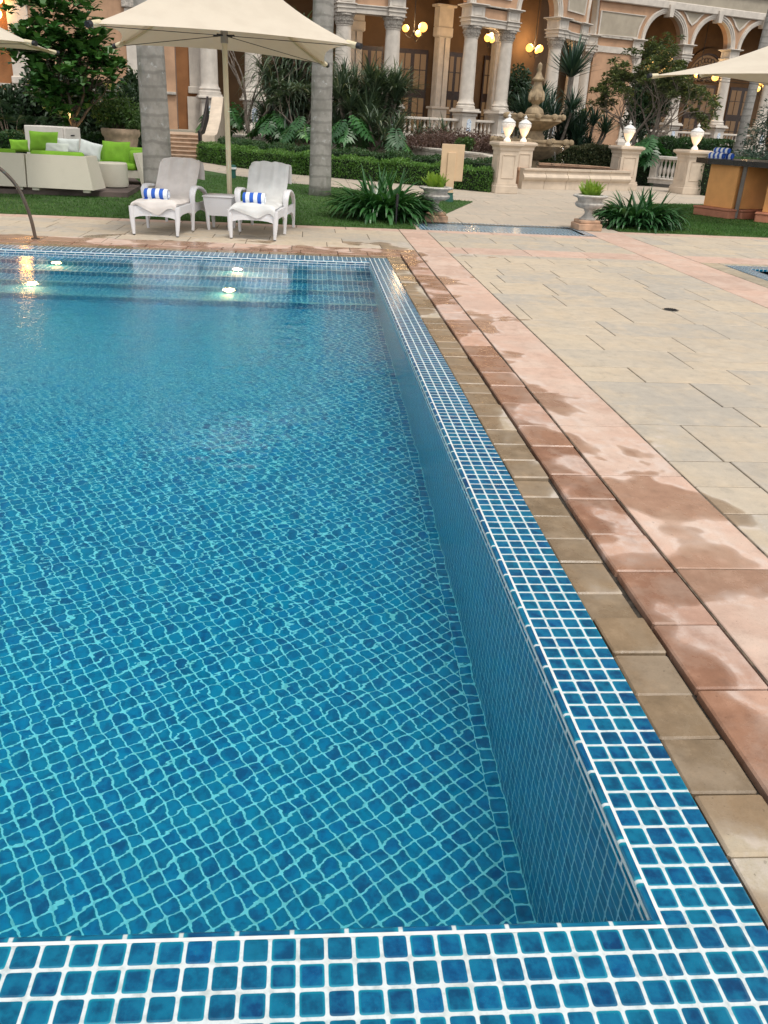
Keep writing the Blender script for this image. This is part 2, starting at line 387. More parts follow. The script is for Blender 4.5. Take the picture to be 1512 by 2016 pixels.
quv([(XL, WN, FZ), (XL, WF, FZ), (XL, WF, -.03), (XL, WN, -.03)], [wg(WN, FZ), wg(WF, FZ), wg(WF, -.03), wg(WN, -.03)])
BX = WX - T * 1.05; SY = 7.20
quv([(XL, WN, FZ), (BX, WN, FZ), (BX, SY, FZ), (XL, SY, FZ)], [dg(XL, WN), dg(BX, WN), dg(BX, SY), dg(XL, SY)])
nb_ = round((SY - WN) / (T * 1.05))
quv([(BX, WN, FZ), (WX, WN, FZ), (WX, SY, FZ), (BX, SY, FZ)], [(800, 0), (801, 0), (801, nb_), (800, nb_)])
prof = [(WF, -.036), (WF, -.22), (8.25, -.22), (8.25, -.447), (7.905, -.447), (7.905, -.672), (7.56, -.672), (7.56, -.895), (7.20, -.895), (7.20, FZ)]
nu = round((WX - XL) / T); v = 0
for (a, b) in zip(prof[:-1], prof[1:]):
    k = max(1, round(math.hypot(b[0] - a[0], b[1] - a[1]) / T))
    quv([(XL, b[0], b[1]), (WX, b[0], b[1]), (WX, a[0], a[1]), (XL, a[0], a[1])], [(0, v + k), (nu, v + k), (nu, v), (0, v)]); v += k
S(pb.build('pool_basin', M['pooltile']))
for (y, z) in ((8.25, -.22), (7.905, -.447), (7.56, -.672), (7.20, -.895)):
    gr.box(((XL + WX) / 2, y + .004, z - .002), (WX - XL - .002, .030, .011))
S(gr.build('pool_grout', M['grout']))
wt = MB(); wt.box(((XL - .3 + .1) / 2, (-.2 + 8.72) / 2, (-1.6 - .040) / 2), (.1 - XL + .3, 8.92, 1.56))
S(wt.build('pool_water', M['water']))

# underwater lights set in the step risers
emis('pool_lamp', (1.0, .30, .10), 260)
simple('steel', (.55, .55, .53), .3, .05, 10, 0, metal=1.0)
for i, (x, y, z, l) in enumerate(((-3.5, 8.25, -.32, 'small underwater lamp by the handrail, in the top step riser of the blue pool'), (-1.52, 8.25, -.32, 'small underwater lamp in the top step riser, in front of the cool grey lounger'),
                                  (-3.56, 7.56, -.77, 'small underwater lamp low in the pool steps, under the orange reflection'), (-1.56, 7.56, -.77, 'small underwater lamp low in the pool steps, in front of the two white loungers'))):
    lt = thing('pool_light', l, 'pool light', (x, y, z), group='underwater lights in the pool steps')
    q = MB(); q.tube([(0, .01, 0), (0, -.012, 0)], .062, 20); q.build('housing', M['steel'], lt, True)
    q = MB(); q.tube([(0, -.012, 0), (0, -.017, 0)], .05, 20); q.build('lens', M['pool_lamp'], lt, True)

# ================================================================== GROUND AND PAVING
simple('soil', (.075, .055, .038), .95, .3, 5)
gd = MB()
E_ = 150
gd.box((0, (-.3 - E_) / 2, -.09), (2 * E_, E_ - .3, .12))
gd.box((0, (8.73 + E_) / 2, -.09), (2 * E_, E_ - 8.73, .12))
gd.box(((.12 + 4.4) / 2, 4.215, -.09), (4.28, 9.03, .12)); gd.box(((-9.5 - E_) / 2, 4.215, -.09), (E_ - 9.5, 9.03, .12))
gd.box(((9.0 + E_) / 2, 4.215, -.09), (E_ - 9.0, 9.03, .12)); gd.box((6.7, (-.3 + 2) / 2, -.09), (4.6, 2.3, .12))
S(gd.build('ground', M['joint']))
rg = random.Random(5)
def slab(mb, x0, x1, y0, y1, gap=.0045, b=.003, dz=.0015, h=.05, rz=0.0):
    mb.bbox(((x0 + x1) / 2, (y0 + y1) / 2, -h / 2 + rg.uniform(-dz, dz)), (x1 - x0 - 2 * gap, y1 - y0 - 2 * gap, h), b, rz, rnd=rg.random())
def courses(mb, x0, x1, y0, y1, hs=(.34, .62), ls=(.45, 1.05), split=.22):
    y = y0
    while y < y1 - .02:
        h = min(rg.uniform(*hs), y1 - y)
        if y1 - y - h < .2: h = y1 - y
        x = x0 - rg.uniform(0, .6)
        while x < x1 - .02:
            l = rg.uniform(*ls)
            if x1 - x - l < .22: l = x1 - x
            a, b = max(x, x0), min(x + l, x1)
            if b - a > .04:
                if rg.random() < split and h > .42:
                    k = rg.uniform(.4, .6) * h; slab(mb, a, b, y, y + k); slab(mb, a, b, y + k, y + h)
                else: slab(mb, a, b, y, y + h)
            x += l
        y += h
def rowy(mb, x0, x1, y0, y1, l=(.7, .95), **k):
    y = y0
    while y < y1 - .01:
        d = rg.uniform(*l)
        if y1 - y - d < l[0] * .5: d = y1 - y
        slab(mb, x0, x1, y, min(y + d, y1), **k); y += d
def rowx(mb, x0, x1, y0, y1, l=(.7, .95), **k):
    x = x1
    while x > x0 + .01:
        d = rg.uniform(*l); slab(mb, max(x - d, x0), x, y0, y1, **k); x -= d
cp = MB(); YC = YF + FW * T
ys = [-1.6]
while ys[-1] < .1: ys.append(ys[-1] + .19)
ys = ys[:-1] + [.133, .322, .521, .709, .909, 1.11, 1.29, 1.508, 1.70, 1.91, 2.106, 2.288]
while ys[-1] < 8.9: ys.append(ys[-1] + rg.uniform(.185, .225))
ys[-1] = YC + .20
for a, b in zip(ys[:-1], ys[1:]):
    low = -.016 if abs(a - 2.106) < .02 else (-.012 if 1.1 < a < 2.1 else 0)
    ox = rg.uniform(-.004, .004)
    mbz = rg.uniform(-.006, .002) + low
    cp.bbox(((XR + .006 + .398) / 2 + ox, (a + b) / 2 + rg.uniform(-.002, .002), -.035 + mbz), (.398 - XR - .008, b - a - rg.uniform(.003, .006), .07), rg.uniform(.004, .007), rg.uniform(-.012, .012), rnd=rg.random())
x = XR
while x > -9:
    d = rg.uniform(.185, .225); cp.bbox((x - d / 2, YC + .1, -.035 + rg.uniform(-.004, .002)), (d - .008, .19, .07), .007, rg.uniform(-.01, .01), rnd=rg.random()); x -= d
x = .4
while x > -3:
    d = rg.uniform(.19, .22); cp.bbox((x - d / 2, NB - 6 * T - .11, -.035), (d - .008, .19, .07), .007, rnd=rg.random()); x -= d
S(cp.build('pool_coping', M['coping'], smooth=30))
rd = MB()
ys = [-1.6, -1.2, -.85, -.45, -.1, .3, .73, 1.07, 1.42, 1.72, 2.06, 2.33]
while ys[-1] < 9.0: ys.append(ys[-1] + rg.uniform(.29, .42))
ys[-1] = YC + .43
for a, b in zip(ys[:-1], ys[1:]): rd.bbox((.5305 + rg.uniform(-.003, .003), (a + b) / 2, -.03 + rg.uniform(-.003, .002)), (.226, b - a - rg.uniform(.006, .010), .06), .006, rg.uniform(-.006, .006), rnd=rg.random())
rowx(rd, -9, .41, YC + .21, YC + .43, (.35, .5), gap=.005, b=.006)
S(rd.build('sandstone_paving', M['redstone'], smooth=30))
pk = MB()
YP = YC + .44
ys = [-1.6, -1.0, -.3, .52, 1.44, 2.33, 3.02, 3.62, 4.18, 5.06]
while ys[-1] < 9.3: ys.append(ys[-1] + rg.uniform(.6, .95))
ys[-1] = 9.42
ys += [9.98, 10.7, 11.3, 11.78]
for a, b in zip(ys[:-1], ys[1:]): slab(pk, .652, 1.068, a, b)
rowx(pk, 1.072, 3.745, 9.42, 9.98); rowx(pk, 4.355, 14, 9.42, 9.98)
rowy(pk, 3.75, 4.35, -1.6, 12.35)
rowx(pk, -9, .648, YP, YP + .36); rowx(pk, -9, .648, 11.46, 11.76)
rowx(pk, .652, 3.745, 11.5, 11.78); rowx(pk, 4.355, 14, 12.25, 12.55)
S(pk.build('pink_paving', M['pinkstone'], smooth=30))
bg_ = MB()
courses(bg_, 1.072, 3.745, -1.6, 9.415)
courses(bg_, 1.072, 3.745, 9.985, 11.495)
courses(bg_, -9, .648, YP + .365, 11.455)
courses(bg_, 4.355, 14, 9.985, 12.245)
S(bg_.build('beige_paving', M['beige'], smooth=30))
pz = MB()
courses(pz, .3, 13, 12.95, 25.5, (.4, .8), (.5, 1.2))
courses(pz, -12, .3, 17.0, 30, (.5, .8), (.6, 1.2))
courses(pz, .2, 1.05, 11.8, 12.95, (.4, .6)); courses(pz, 3.72, 4.4, 11.8, 12.95, (.4, .6))
S(pz.build('plaza_paving', M['beige_plain'], smooth=30))

js = MB(); js.box((7.33, 5.1, -.03), (13.35, 13.4, .05)) if False else None
for (x0, x1, y0, y1) in ((.65, 4.352, -1.6, 11.79), (4.352, 14, 9.42, 12.56), (-9, .65, YP - .002, 11.77), (-12, .3, 17.0, 30), (.2, .98, 11.78, 12.96), (3.80, 4.40, 11.78, 12.96), (.2, 13, 12.955, 25.5)):
    js.quad([(x0, y0, -.0042 - .00012 * x0), (x1, y0, -.0042 - .00012 * x0), (x1, y1, -.0042 - .00012 * x0), (x0, y1, -.0042 - .00012 * x0)])
S(js.build('paving_joints', M['joint_sand']))

# the small blue rill across the path
rl = MB(); RX0, RX1, RY0, RY1 = 1.12, 3.66, 11.83, 12.88
def strip(x0, x1, y0, y1, z=0.004):
    rl.quad([(x0, y0, z), (x1, y0, z), (x1, y1, z), (x0, y1, z)], [(x0 / .06, y0 / .06), (x1 / .06, y0 / .06), (x1 / .06, y1 / .06), (x0 / .06, y1 / .06)])
bw = .12
strip(RX0 - bw, RX1 + bw, RY0 - .05, RY0 + .07); strip(RX0 - bw, RX1 + bw, RY1 - .06, RY1 + .06); strip(RX0 - bw, RX0 + .02, RY0 + .07, RY1 - .06); strip(RX1 - .02, RX1 + bw, RY0 + .07, RY1 - .06)
k_ = .09
rl.quad([(RX0 + .02, RY0 + .07, -.02), (RX1 - .02, RY0 + .07, -.02), (RX1 - .02, RY1 - .06, -.012), (RX0 + .02, RY1 - .06, -.012)], [((RX0 + RY0) / k_, (RX0 - RY0) / k_), ((RX1 + RY0) / k_, (RX1 - RY0) / k_), ((RX1 + RY1) / k_, (RX1 - RY1) / k_), ((RX0 + RY1) / k_, (RX0 - RY1) / k_)])
S(rl.build('rill_edge', M['tile']))
# corner of the second pool on the right
q = MB(); SX0, SX1, SY0_, SY1_ = 4.62, 9.0, 2.0, 9.25
for (x0, x1, y0, y1) in ((SX0, SX0 + .22, SY0_, SY1_), (SX0 + .22, SX1, SY1_ - .22, SY1_)):
    q.quad([(x0, y0, 0), (x1, y0, 0), (x1, y1, 0), (x0, y1, 0)], [(x0 / T, y0 / T), (x1 / T, y0 / T), (x1 / T, y1 / T), (x0 / T, y1 / T)])
q.quad([(SX0 + .2, SY0_, -.9), (SX1, SY0_, -.9), (SX1, SY1_ - .2, -.9), (SX0 + .2, SY1_ - .2, -.9)], [(SX0 / T, SY0_ / T), (SX1 / T, SY0_ / T), (SX1 / T, SY1_ / T), (SX0 / T, SY1_ / T)])
q.quad([(SX0 + .22, SY0_, -.9), (SX0 + .22, SY1_ - .22, -.9), (SX0 + .22, SY1_ - .22, 0), (SX0 + .22, SY0_, 0)], [(SY0_ / T, 0), (SY1_ / T, 0), (SY1_ / T, 16), (SY0_ / T, 16)])
q.quad([(SX0 + .2, SY1_ - .22, -.9), (SX1, SY1_ - .22, -.9), (SX1, SY1_ - .22, 0), (SX0 + .2, SY1_ - .22, 0)], [(SX0 / T, 0), (SX1 / T, 0), (SX1 / T, 16), (SX0 / T, 16)])
S(q.build('second_pool_edge', M['tile']))
q = MB(); q.box(((SX0 + .15 + SX1) / 2, (SY0_ + SY1_ - .15) / 2, -.55), (SX1 - SX0 - .15, SY1_ - SY0_ - .15, 1.04)); S(q.build('second_pool_water', M['water']))
q = MB(); rowy(q, 4.36, 4.61, 2, 9.41, (.2, .24), gap=.004, b=.006); rowx(q, 4.62, 9, 9.26, 9.41, (.2, .24), gap=.004, b=.006); S(q.build('second_pool_coping', M['coping']))
# deck drain
simple('dark_metal', (.03, .03, .03), .5, .1, 10)
dr = thing('floor_drain', 'small round dark drain cover in the beige paving', 'drain', (2.66, 6.28, 0))
q = MB(); q.lathe([(.075, -.002), (.075, .004), (.06, .005)], 24); q.build('rim', M['steel'], dr, True)
q = MB(); q.lathe([(.06, .0), (.06, .006), (.0, .006)], 24)
for k in range(-3, 4): q.box((k * .016, 0, .008), (.007, 2 * math.sqrt(max(0, .055 ** 2 - (k * .016) ** 2)), .004))
q.build('grate', M['dark_metal'], dr)

# ================================================================== FURNITURE BY THE POOL
def wicker_mat(name, col):
    t = NT(name); o = t.obj(); s = t.sep(o)
    wv = t.math('MULTIPLY', t.math('SINE', t.math('MULTIPLY', s[2], 420.0)), t.math('SINE', t.math('MULTIPLY', t.math('ADD', s[0], s[1]), 300.0)))
    c = t.mix(t.step(wv, -.8, .5), tuple(x * .78 for x in col), col)
    c = t.mix(t.math('MULTIPLY', t.step(t.noise(o, 5, 4), .5, .75), .25), c, tuple(x * .75 for x in col))
    t.bsdf(c, .5, t.bump(wv, .3, .002)); M[name] = t.m
wicker_mat('wicker', (0.740, 0.740, 0.759))
wicker_mat('sofa_wicker', (0.655, 0.617, 0.512))
simple('cloth_warm', (0.645, 0.602, 0.570), .95, .07, 4, .25, 300, .002)
simple('cloth_cool', (0.655, 0.664, 0.655), .95, .07, 4, .25, 300, .002)
simple('rubber', (.03, .03, .03), .7, .1, 10)
def towel_mat():
    t = NT('towel'); s = t.sep(t.obj()); k = t.math('FRACT', t.math('ADD', t.math('DIVIDE', s[0], .104), .02)); st = t.step(k, .49, .51)
    c = t.mix(st, (.80, .84, .88), (.03, .12, .52)); t.bsdf(c, .95, t.bump(t.noise(t.obj(), 260, 3), .6, .004)); M['towel'] = t.m
towel_mat()

def make_lounger(loc, rz, label, cloth, seed, grp):
    L = thing('sun_lounger', label, 'lounge chair', loc, rz, grp)
    # u across (x), v back (y), w up (z)
    f = MB()                                    # seat frame with arched aprons
    W = .30
    def apron(p0, p1, zt, zb, arch, n=12, th=.028):
        p0, p1 = Vector((*p0, 0)), Vector((*p1, 0)); d = p1 - p0; nn = Vector((-d.y, d.x, 0)).normalized() * th / 2; vs = []
        for i in range(n + 1):
            u = i / n; q = p0 + d * u; zz = zb + arch * (1 - (2 * u - 1) ** 4) * .9
            for s_ in (-1, 1):
                vs.append((q.x + nn.x * s_, q.y + nn.y * s_, zz)); vs.append((q.x + nn.x * s_ * (1.15 if s_ < 0 else 1), q.y + nn.y * s_, zt))
        fs = []
        for i in range(n):
            a = i * 4; b = a + 4; fs += [(a, a + 1, b + 1, b), (a + 2, b + 2, b + 3, a + 3), (a + 1, a + 3, b + 3, b + 1), (a, b, b + 2, a + 2)]
        fs += [(0, 2, 3, 1), (n * 4, n * 4 + 1, n * 4 + 3, n * 4 + 2)]
        f.add(vs, fs)
    apron((-W, 0), (W, 0), .365, .20, .05); apron((W, 0), (W, .64), .365, .20, .07); apron((-W, .64), (-W, 0), .365, .20, .07)
    apron((W, .64), (W, 1.44), .345, .12, .14); apron((-W, 1.44), (-W, .64), .345, .12, .14); apron((W, 1.44), (-W, 1.44), .30, .17, .05)
    f.bbox((0, .45, .352), (2 * W, .92, .03), .01)
    f.build('seat_frame', M['wicker'], L, 45)
    for sx in (-1, 1):
        g_ = MB(); g_.tube([(sx * W, 0, .36), (sx * (W - .002), 0, .2), (sx * (W - .012), .0, .012)], [.037, .034, .019], 10); o = g_.build('leg', M['wicker'], L, True)
        g_ = MB(); g_.tube([(sx * (W - .012), 0, .012), (sx * (W - .012), 0, 0)], .016, 10); g_.build('foot', M['rubber'], o)
        g_ = MB(); pts = [(sx * (W + .012), .645, .012), (sx * (W + .02), .64, .2), (sx * (W + .025), .63, .36), (sx * (W + .03), .60, .46), (sx * (W + .035), .615, .525), (sx * (W + .035), .68, .56), (sx * (W + .035), .78, .567), (sx * (W + .03), .92, .552), (sx * (W + .026), 1.08, .522), (sx * (W + .022), 1.24, .475), (sx * (W + .018), 1.36, .40), (sx * (W + .012), 1.43, .26), (sx * (W + .006), 1.455, .012)]
        g_.strap(pts, [.036, .045, .06, .075, .085, .088, .088, .08, .07, .06, .05, .045, .036], .034); g_.build('armrest', M['wicker'], L, 50)
    b = MB()                                    # back panel
    b.grid(lambda u, v: ((u - .5) * (.53 - .03 * v), .88 + .40 * v + .02 * math.sin(v * 3), .38 + .50 * v), 6, 8)
    b.grid(lambda u, v: ((.5 - u) * (.53 - .03 * v), .915 + .40 * v + .02 * math.sin(v * 3), .38 + .50 * v), 6, 8)
    b.build('backrest', M['wicker'], L, True)
    c = MB(); c.bbox((0, .41, .39), (.57, .84, .055), .02); c.build('seat_cushion', M[cloth], L, 50)
    # loose cloth cover that follows seat and back
    k = MB(); rr = random.Random(seed); ph = [rr.uniform(0, 6.3) for _ in range(8)]; sag = rr.uniform(-.06, .06)
    path = [(-.035, .345, .60), (-.035, .385, .60), (-.012, .428, .59), (.06, .438, .585), (.3, .43, .58), (.55, .425, .575), (.78, .432, .565), (.86, .465, .56), (.91, .53, .555), (1.0, .645, .56), (1.10, .765, .565), (1.19, .865, .56), (1.225, .895, .55), (1.26, .90, .55), (1.30, .88, .555), (1.325, .80, .57), (1.345, .70, .58), (1.36, .62, .585)]
    def fn(u, v):
        t_ = v * (len(path) - 1); i = min(int(t_), len(path) - 2); q = t_ - i
        y = path[i][0] * (1 - q) + path[i + 1][0] * q; z = path[i][1] * (1 - q) + path[i + 1][1] * q; wd = path[i][2] * (1 - q) + path[i + 1][2] * q
        x = (u - .5) * wd; e = abs(u - .5) * 2
        back = max(0.0, min(1.0, (v - .42) / .15)) * (1 if v < .74 else .6)
        fold = (math.sin(u * 21 + ph[0] + 1.2 * math.sin(v * 7 + ph[1])) * .010 + math.sin(u * 37 + ph[2] + v * 3) * .005) * back * (1.1 - .5 * max(0, (v - .6)))
        hang = 0
        if v < .12:
            hang = -(.075 * math.exp(-((u - .62 - sag) / .20) ** 2) + .02 * math.sin(u * 9 + ph[3])) * (1 - v / .12)
            y -= .012 * math.sin(u * 13 + ph[4]) * (1 - v / .12)
        ripple = .006 * math.sin(u * 5 + v * 23 + ph[5]) + .004 * math.sin(u * 17 - v * 31 + ph[6])
        cor = -.035 * max(0, (e - .80) / .2) ** 1.5 * (1 if v < .45 else .0)
        dome = -.055 * max(0, (e - .5) / .5) ** 2.6 * (max(0, 1 - abs(v - .72) / .14))
        if v > .78: x *= 1 + .12 * (v - .78) * math.sin(u * 8 + ph[7]) * 3
        side = -.03 * max(0, (e - .86) / .14) * back
        return (x + .008 * math.sin(v * 19 + ph[3]) * e, y - fold * .8 + (-side) , z + hang + ripple + cor + dome + fold * .35 + .004)
    k.grid(fn, 44, 72); k.build('cover', M[cloth], L, 'all')
    return L
GL = 'white wicker loungers at the pool edge'
make_lounger((-2.705, 9.985, 0.003), R(-8.5), 'white wicker lounger with warm grey cloth cover, nearer to the wide palm trunk', 'cloth_warm', 3, GL)
make_lounger((-1.45, 9.965, 0.003), R(-8.0), 'white wicker lounger with pale cool grey cloth cover, nearer to the hedge and strap-leaf clump', 'cloth_cool', 8, GL)
def rolled_towel(loc, rz, label, grp, ry=0.0, L=.25, r=.058, seed=1):
    q = MB(); n = 20; rr = random.Random(seed)
    # spiral roll: outer skin, open spiral on the ends, loose flap
    rings = []
    def rad(a, u): return r * (1 + .03 * math.sin(a * 2 + seed) + .02 * math.sin(5 * a + u * 9)) * (1 - .10 * (abs(2 * u - 1) ** 6))
    q.grid(lambda u, v: (-(L / 2) + L * u, rad(2 * PI * v, u) * math.cos(2 * PI * v), rad(2 * PI * v, u) * math.sin(2 * PI * v) * .93 + r * .92), 30, n)
    for s_ in (-1, 1):
        vs = []; fs = []; m_ = 60
        for i in range(m_ + 1):
            a = i / m_ * 2 * PI * 2.6; r0 = r * .88 * (1 - i / m_ * .93)
            bump = .006 if i % 2 else 0
            vs += [(s_ * (L / 2 - .002 + .006 * math.sin(a * .5)), r0 * math.cos(a), r0 * math.sin(a) * .93 + r * .92), (s_ * (L / 2 - .012), r0 * .84 * math.cos(a), r0 * .84 * math.sin(a) * .93 + r * .92)]
        for i in range(m_): fs.append((2 * i, 2 * i + 1, 2 * i + 3, 2 * i + 2))
        q.add(vs, fs)
        q.add([(s_ * (L / 2 - .008), rad(2 * PI * i / n, 0) * .93 * math.cos(2 * PI * i / n), rad(2 * PI * i / n, 0) * .93 * math.sin(2 * PI * i / n) * .93 + r * .92) for i in range(n)], [tuple(range(n))])
    q.grid(lambda u, v: (-(L / 2) + L * u, -.02 - .055 * v, .004 + .012 * (1 - v)), 20, 3)
    o = q.build('rolled_towel', M['towel'], None, 60); o.location = loc; o.rotation_euler = (0, ry, rz)
    return tag(o, label, 'towel', grp)
GT = 'rolled blue and white striped towels'
rolled_towel((-2.70, 10.20, .436), R(-9), 'rolled blue and white towel on the warm grey covered lounger', GT, L=.31, r=.074, seed=2)
rolled_towel((-1.44, 10.19, .436), R(-9), 'rolled blue and white towel on the cool grey covered lounger', GT, L=.29, r=.072, seed=5)

tb = thing('side_table', 'white wicker side table standing between the two loungers', 'side table', (-1.95, 10.93, .003), R(-8))
q = MB(); q.bbox((0, 0, .447), (.43, .43, .026), .012); q.build('table_top', M['wicker'], tb, 50)
q = MB(); q.box((0, 0, .315), (.34, .34, .24), tx=1.17, ty=1.17); q.build('skirt', M['wicker'], tb)
for sx in (-1, 1):
    for sy in (-1, 1):
        q = MB(); q.tube([(sx * .155, sy * .155, .25), (sx * .15, sy * .15, .1), (sx * .143, sy * .143, 0)], [.03, .026, .018], 8); q.build('leg', M['wicker'], tb, True)

# ------------------------------------------------------------------ parasols
def canvas_mat():
    t = NT('canvas'); o = t.obj(); n = t.noise(o, 3, 5); c = t.mix(t.step(n, .35, .7), (.69, .625, .525), (.64, .575, .48))
    d = t.n('ShaderNodeBsdfDiffuse', {'Roughness': .5}); t.set(d.inputs[0], c); t.set(d.inputs['Normal'], t.bump(t.noise(o, 3, 3), .3, .03))
    tr = t.n('ShaderNodeBsdfTranslucent'); t.set(tr.inputs[0], (.62, .50, .34, 1)); mx = t.n('ShaderNodeMixShader', {0: .22})
    t.t.links.new(d.outputs[0], mx.inputs[1]); t.t.links.new(tr.outputs[0], mx.inputs[2]); t.t.links.new(mx.outputs[0], t.out.inputs[0]); M['canvas'] = t.m
canvas_mat()
simple('pole_cream', (0.638, 0.559, 0.378), .4, .05, 4, .05)
simple('pole_grey', (.30, .285, .26), .5, .05, 8)
simple('cap_black', (.015, .016, .02), .4, .05, 8)
def make_parasol(label, base, tips, apex, hub_z, grp):
    U = thing('parasol', label, 'parasol', base, 0, grp); B = Vector(base)
    loc = [Vector(t_) - B for t_ in tips]; ap = Vector(apex) - B
    pole = MB(); pole.tube([(0, 0, -.03), (ap.x * .5, ap.y * .5, ap.z * .5), (ap.x, ap.y, ap.z - .02)], .036, 14)
    pole.build('pole', M['pole_cream'], U, True)
    fl = MB(); fl.lathe([(.075, 0), (.075, .012), (.048, .02), (.044, .07)], 18); fl.build('base_plate', M['pole_grey'], U, 40)
    ca = MB(); n = 16
    for k in range(4):
        a, b = loc[k], loc[(k + 1) % 4]
        def fn(u, v, a=a, b=b):
            e = a.lerp(b, u); mid = 1 - (2 * u - 1) ** 2
            ctr = (loc[0] + loc[1] + loc[2] + loc[3]) / 4
            e = e + (ctr - e) * (.10 * mid); e.z += .05 * mid
            q_ = e.lerp(ap, v); sg = .22 * math.sin(v * PI) * (.55 + .45 * (1 - mid)) ; q_.z -= sg * .62
            return q_
        ca.grid(fn, n, 14)
    ca.build('canopy', M['canvas'], U, 'all')
    hub = MB(); f_ = hub_z / ap.z if ap.z else 0; hc = Vector((ap.x * f_, ap.y * f_, hub_z)); hub.tube([hc + Vector((0, 0, -.09)), hc + Vector((0, 0, .09))], .05, 14); hub.build('hub', M['pole_grey'], U, True)
    for k in range(4):
        r_ = MB(); top = ap + Vector((0, 0, -.10)); e = loc[k]
        pts = [top.lerp(e, s_ / 6) + Vector((0, 0, -.155 * math.sin(s_ / 6 * PI) - .03)) for s_ in range(7)]
        r_.tube(pts, [.018] * 7, 8); rb = r_.build('rib', M['pole_cream'], U, True)
        d = (e - pts[-2]).normalized(); cpx = MB(); cpx.tube([e - d * .12, e + d * .03], .032, 10); cpx.build('sleeve', M['pole_cream'], rb, True)
        cpx = MB(); cpx.tube([e + d * .03, e + d * .09], .036, 10); cpx.build('tip_cap', M['cap_black'], rb, True)
        wr = MB(); wr.tube([hc, e + Vector((0, 0, -.02))], .0045, 5); wr.build('stay_wire', M['cap_black'], U)
        st = MB(); dh = (e - hc); dh.z = 0; dh.normalize(); st.tube([hc, hc + dh * .17 + Vector((0, 0, .0))], .011, 6); st.build('hub_arm', M['cap_black'], U)
    return U
GP = 'cream canvas parasols'
t1, t2, t3, t4 = P(182, 46, 8.95), P(699, 88, 10.05), P(640, 126, 13.6), P(233, 88, 12.1)
hub = P(440.5, 70, 11.25); 
make_parasol('large cream parasol shading the two white loungers', (hub[0] + .045, 11.25, 0.0), [t1, t2, t3, t4], (hub[0] - .01, 11.25, 3.55), hub[2], GP)
# sliver of a parasol at the left border and the one over the kiosk
c1 = P(62, 84, 12.6)
make_parasol('cream parasol mostly out of view beside the orange wall and green tree', (c1[0] - 2.1, 13.6, 0), [(c1[0] - 3.8, 12.3, c1[2]), tuple(c1), (c1[0] - .5, 15.6, c1[2] + .05), (c1[0] - 4.1, 15.4, c1[2])], (c1[0] - 2.1, 13.7, c1[2] + 1.05), c1[2] - .02, GP)
k1 = P(1284, 149, 13.4); ke = P(1600, 150, 15.2)
make_parasol('cream parasol spread above the orange kiosk', (ke[0], 15.2, 0), [tuple(k1), (k1[0] + 3.2, 12.6, k1[2] + .1), (k1[0] + 4.3, 16.9, k1[2] + .05), (k1[0] + 2.6, 17.4, k1[2] + .3)], (ke[0], 15.2, k1[2] + 1.15), k1[2] + .05, GP)

# ------------------------------------------------------------------ handrail
hr = thing('pool_handrail', 'curved bronze grab rail rising from the pool edge in front of the sofas', 'handrail', (0, 0, 0))
e0 = G(70, 470); q = MB(); pts = []
for (x, y, Y) in ((70, 470, e0[1]), (62, 435, e0[1] - .02), (50, 400, e0[1] - .05), (32, 365, e0[1] - .09), (0, 332, e0[1] - .15), (-40, 310, e0[1] - .22), (-90, 312, e0[1] - .30), (-125, 345, e0[1] - .36), (-150, 400, e0[1] - .42)): pts.append(P(x, y, Y))
pts.append(pts[-1] + np.array([-.12, -.1, -.35])); pts[0][2] = 0
simple('bronze', (.16, .125, .10), .38, .08, 6, 0, metal=.7)
hr.location = pts[0]; hr2 = [tuple(p - pts[0]) for p in pts]
sm = []
for i in range(len(hr2) - 1):
    p0, p1, p2, p3 = [Vector(hr2[max(0, min(len(hr2) - 1, i + k))]) for k in (-1, 0, 1, 2)]
    for s_ in range(5):
        u = s_ / 5; sm.append(.5 * ((2 * p1) + (p2 - p0) * u + (2 * p0 - 5 * p1 + 4 * p2 - p3) * u * u + (3 * p1 - p0 - 3 * p2 + p3) * u ** 3))
sm.append(Vector(hr2[-1])); q.tube(sm, .021, 12); q.build('rail', M['bronze'], hr, True)
q = MB(); q.lathe([(.05, 0), (.05, .006), (.024, .014)], 18); q.build('flange', M['bronze'], hr, 40)

# ------------------------------------------------------------------ sofa group on its dark platform
simple('composite', (.115, .085, .075), .7, .2, 3, .3, 60, .003)
simple('lime', (0.176, 0.386, 0.021), .85, .08, 5, .2, 250, .002)
simple('white_pillow', (0.605, 0.655, 0.630), .85, .05, 5, .2, 250, .002)
simple('grey_pillow', (.55, .60, .54), .85, .05, 5, .2, 250, .002)
pl = thing('sofa_platform', 'low dark composite deck carrying the green and cream sofas', 'platform', (0, 0, 0))
q = MB(); PH = .10; pa = [G(-140, 380), G(0, 383), G(252, 391), G(282, 372), G(255, 352), G(-140, 350)]; q.poly([(p[0], p[1]) for p in pa], .0, PH); q.build('deck', M['composite'], pl)
def pillow(name, label, mat, loc, w, h, d, rx, rz, grp, ry=0.0):
    q = MB(); n = 12
    def fn(s_):
        def f(u, v):
            a, b = 2 * u - 1, 2 * v - 1
            th = d / 2 * (max(0, (1 - a ** 4) * (1 - b ** 4))) ** .55
            pin = 1 - .07 * (1 - abs(a) ** 1) * abs(b) ** 3; pin2 = 1 - .07 * (1 - abs(b)) * abs(a) ** 3
            wr = .012 * math.sin(a * 7 + b * 5) * (1 - abs(a)) * (1 - abs(b))
            return (s_ * a * w / 2 * pin2, -s_ * th + wr, b * h / 2 * pin)
        return f
    q.grid(fn(1), n, n); q.grid(fn(-1), n, n); o = q.build(name, mat, None, 'all'); o.location = loc; o.rotation_euler = (rx, ry, rz); return tag(o, label, 'cushion', grp)
def cushion_box(mb, c, d, rz=0.0, b=.03): mb.bbox(c, d, b, rz)
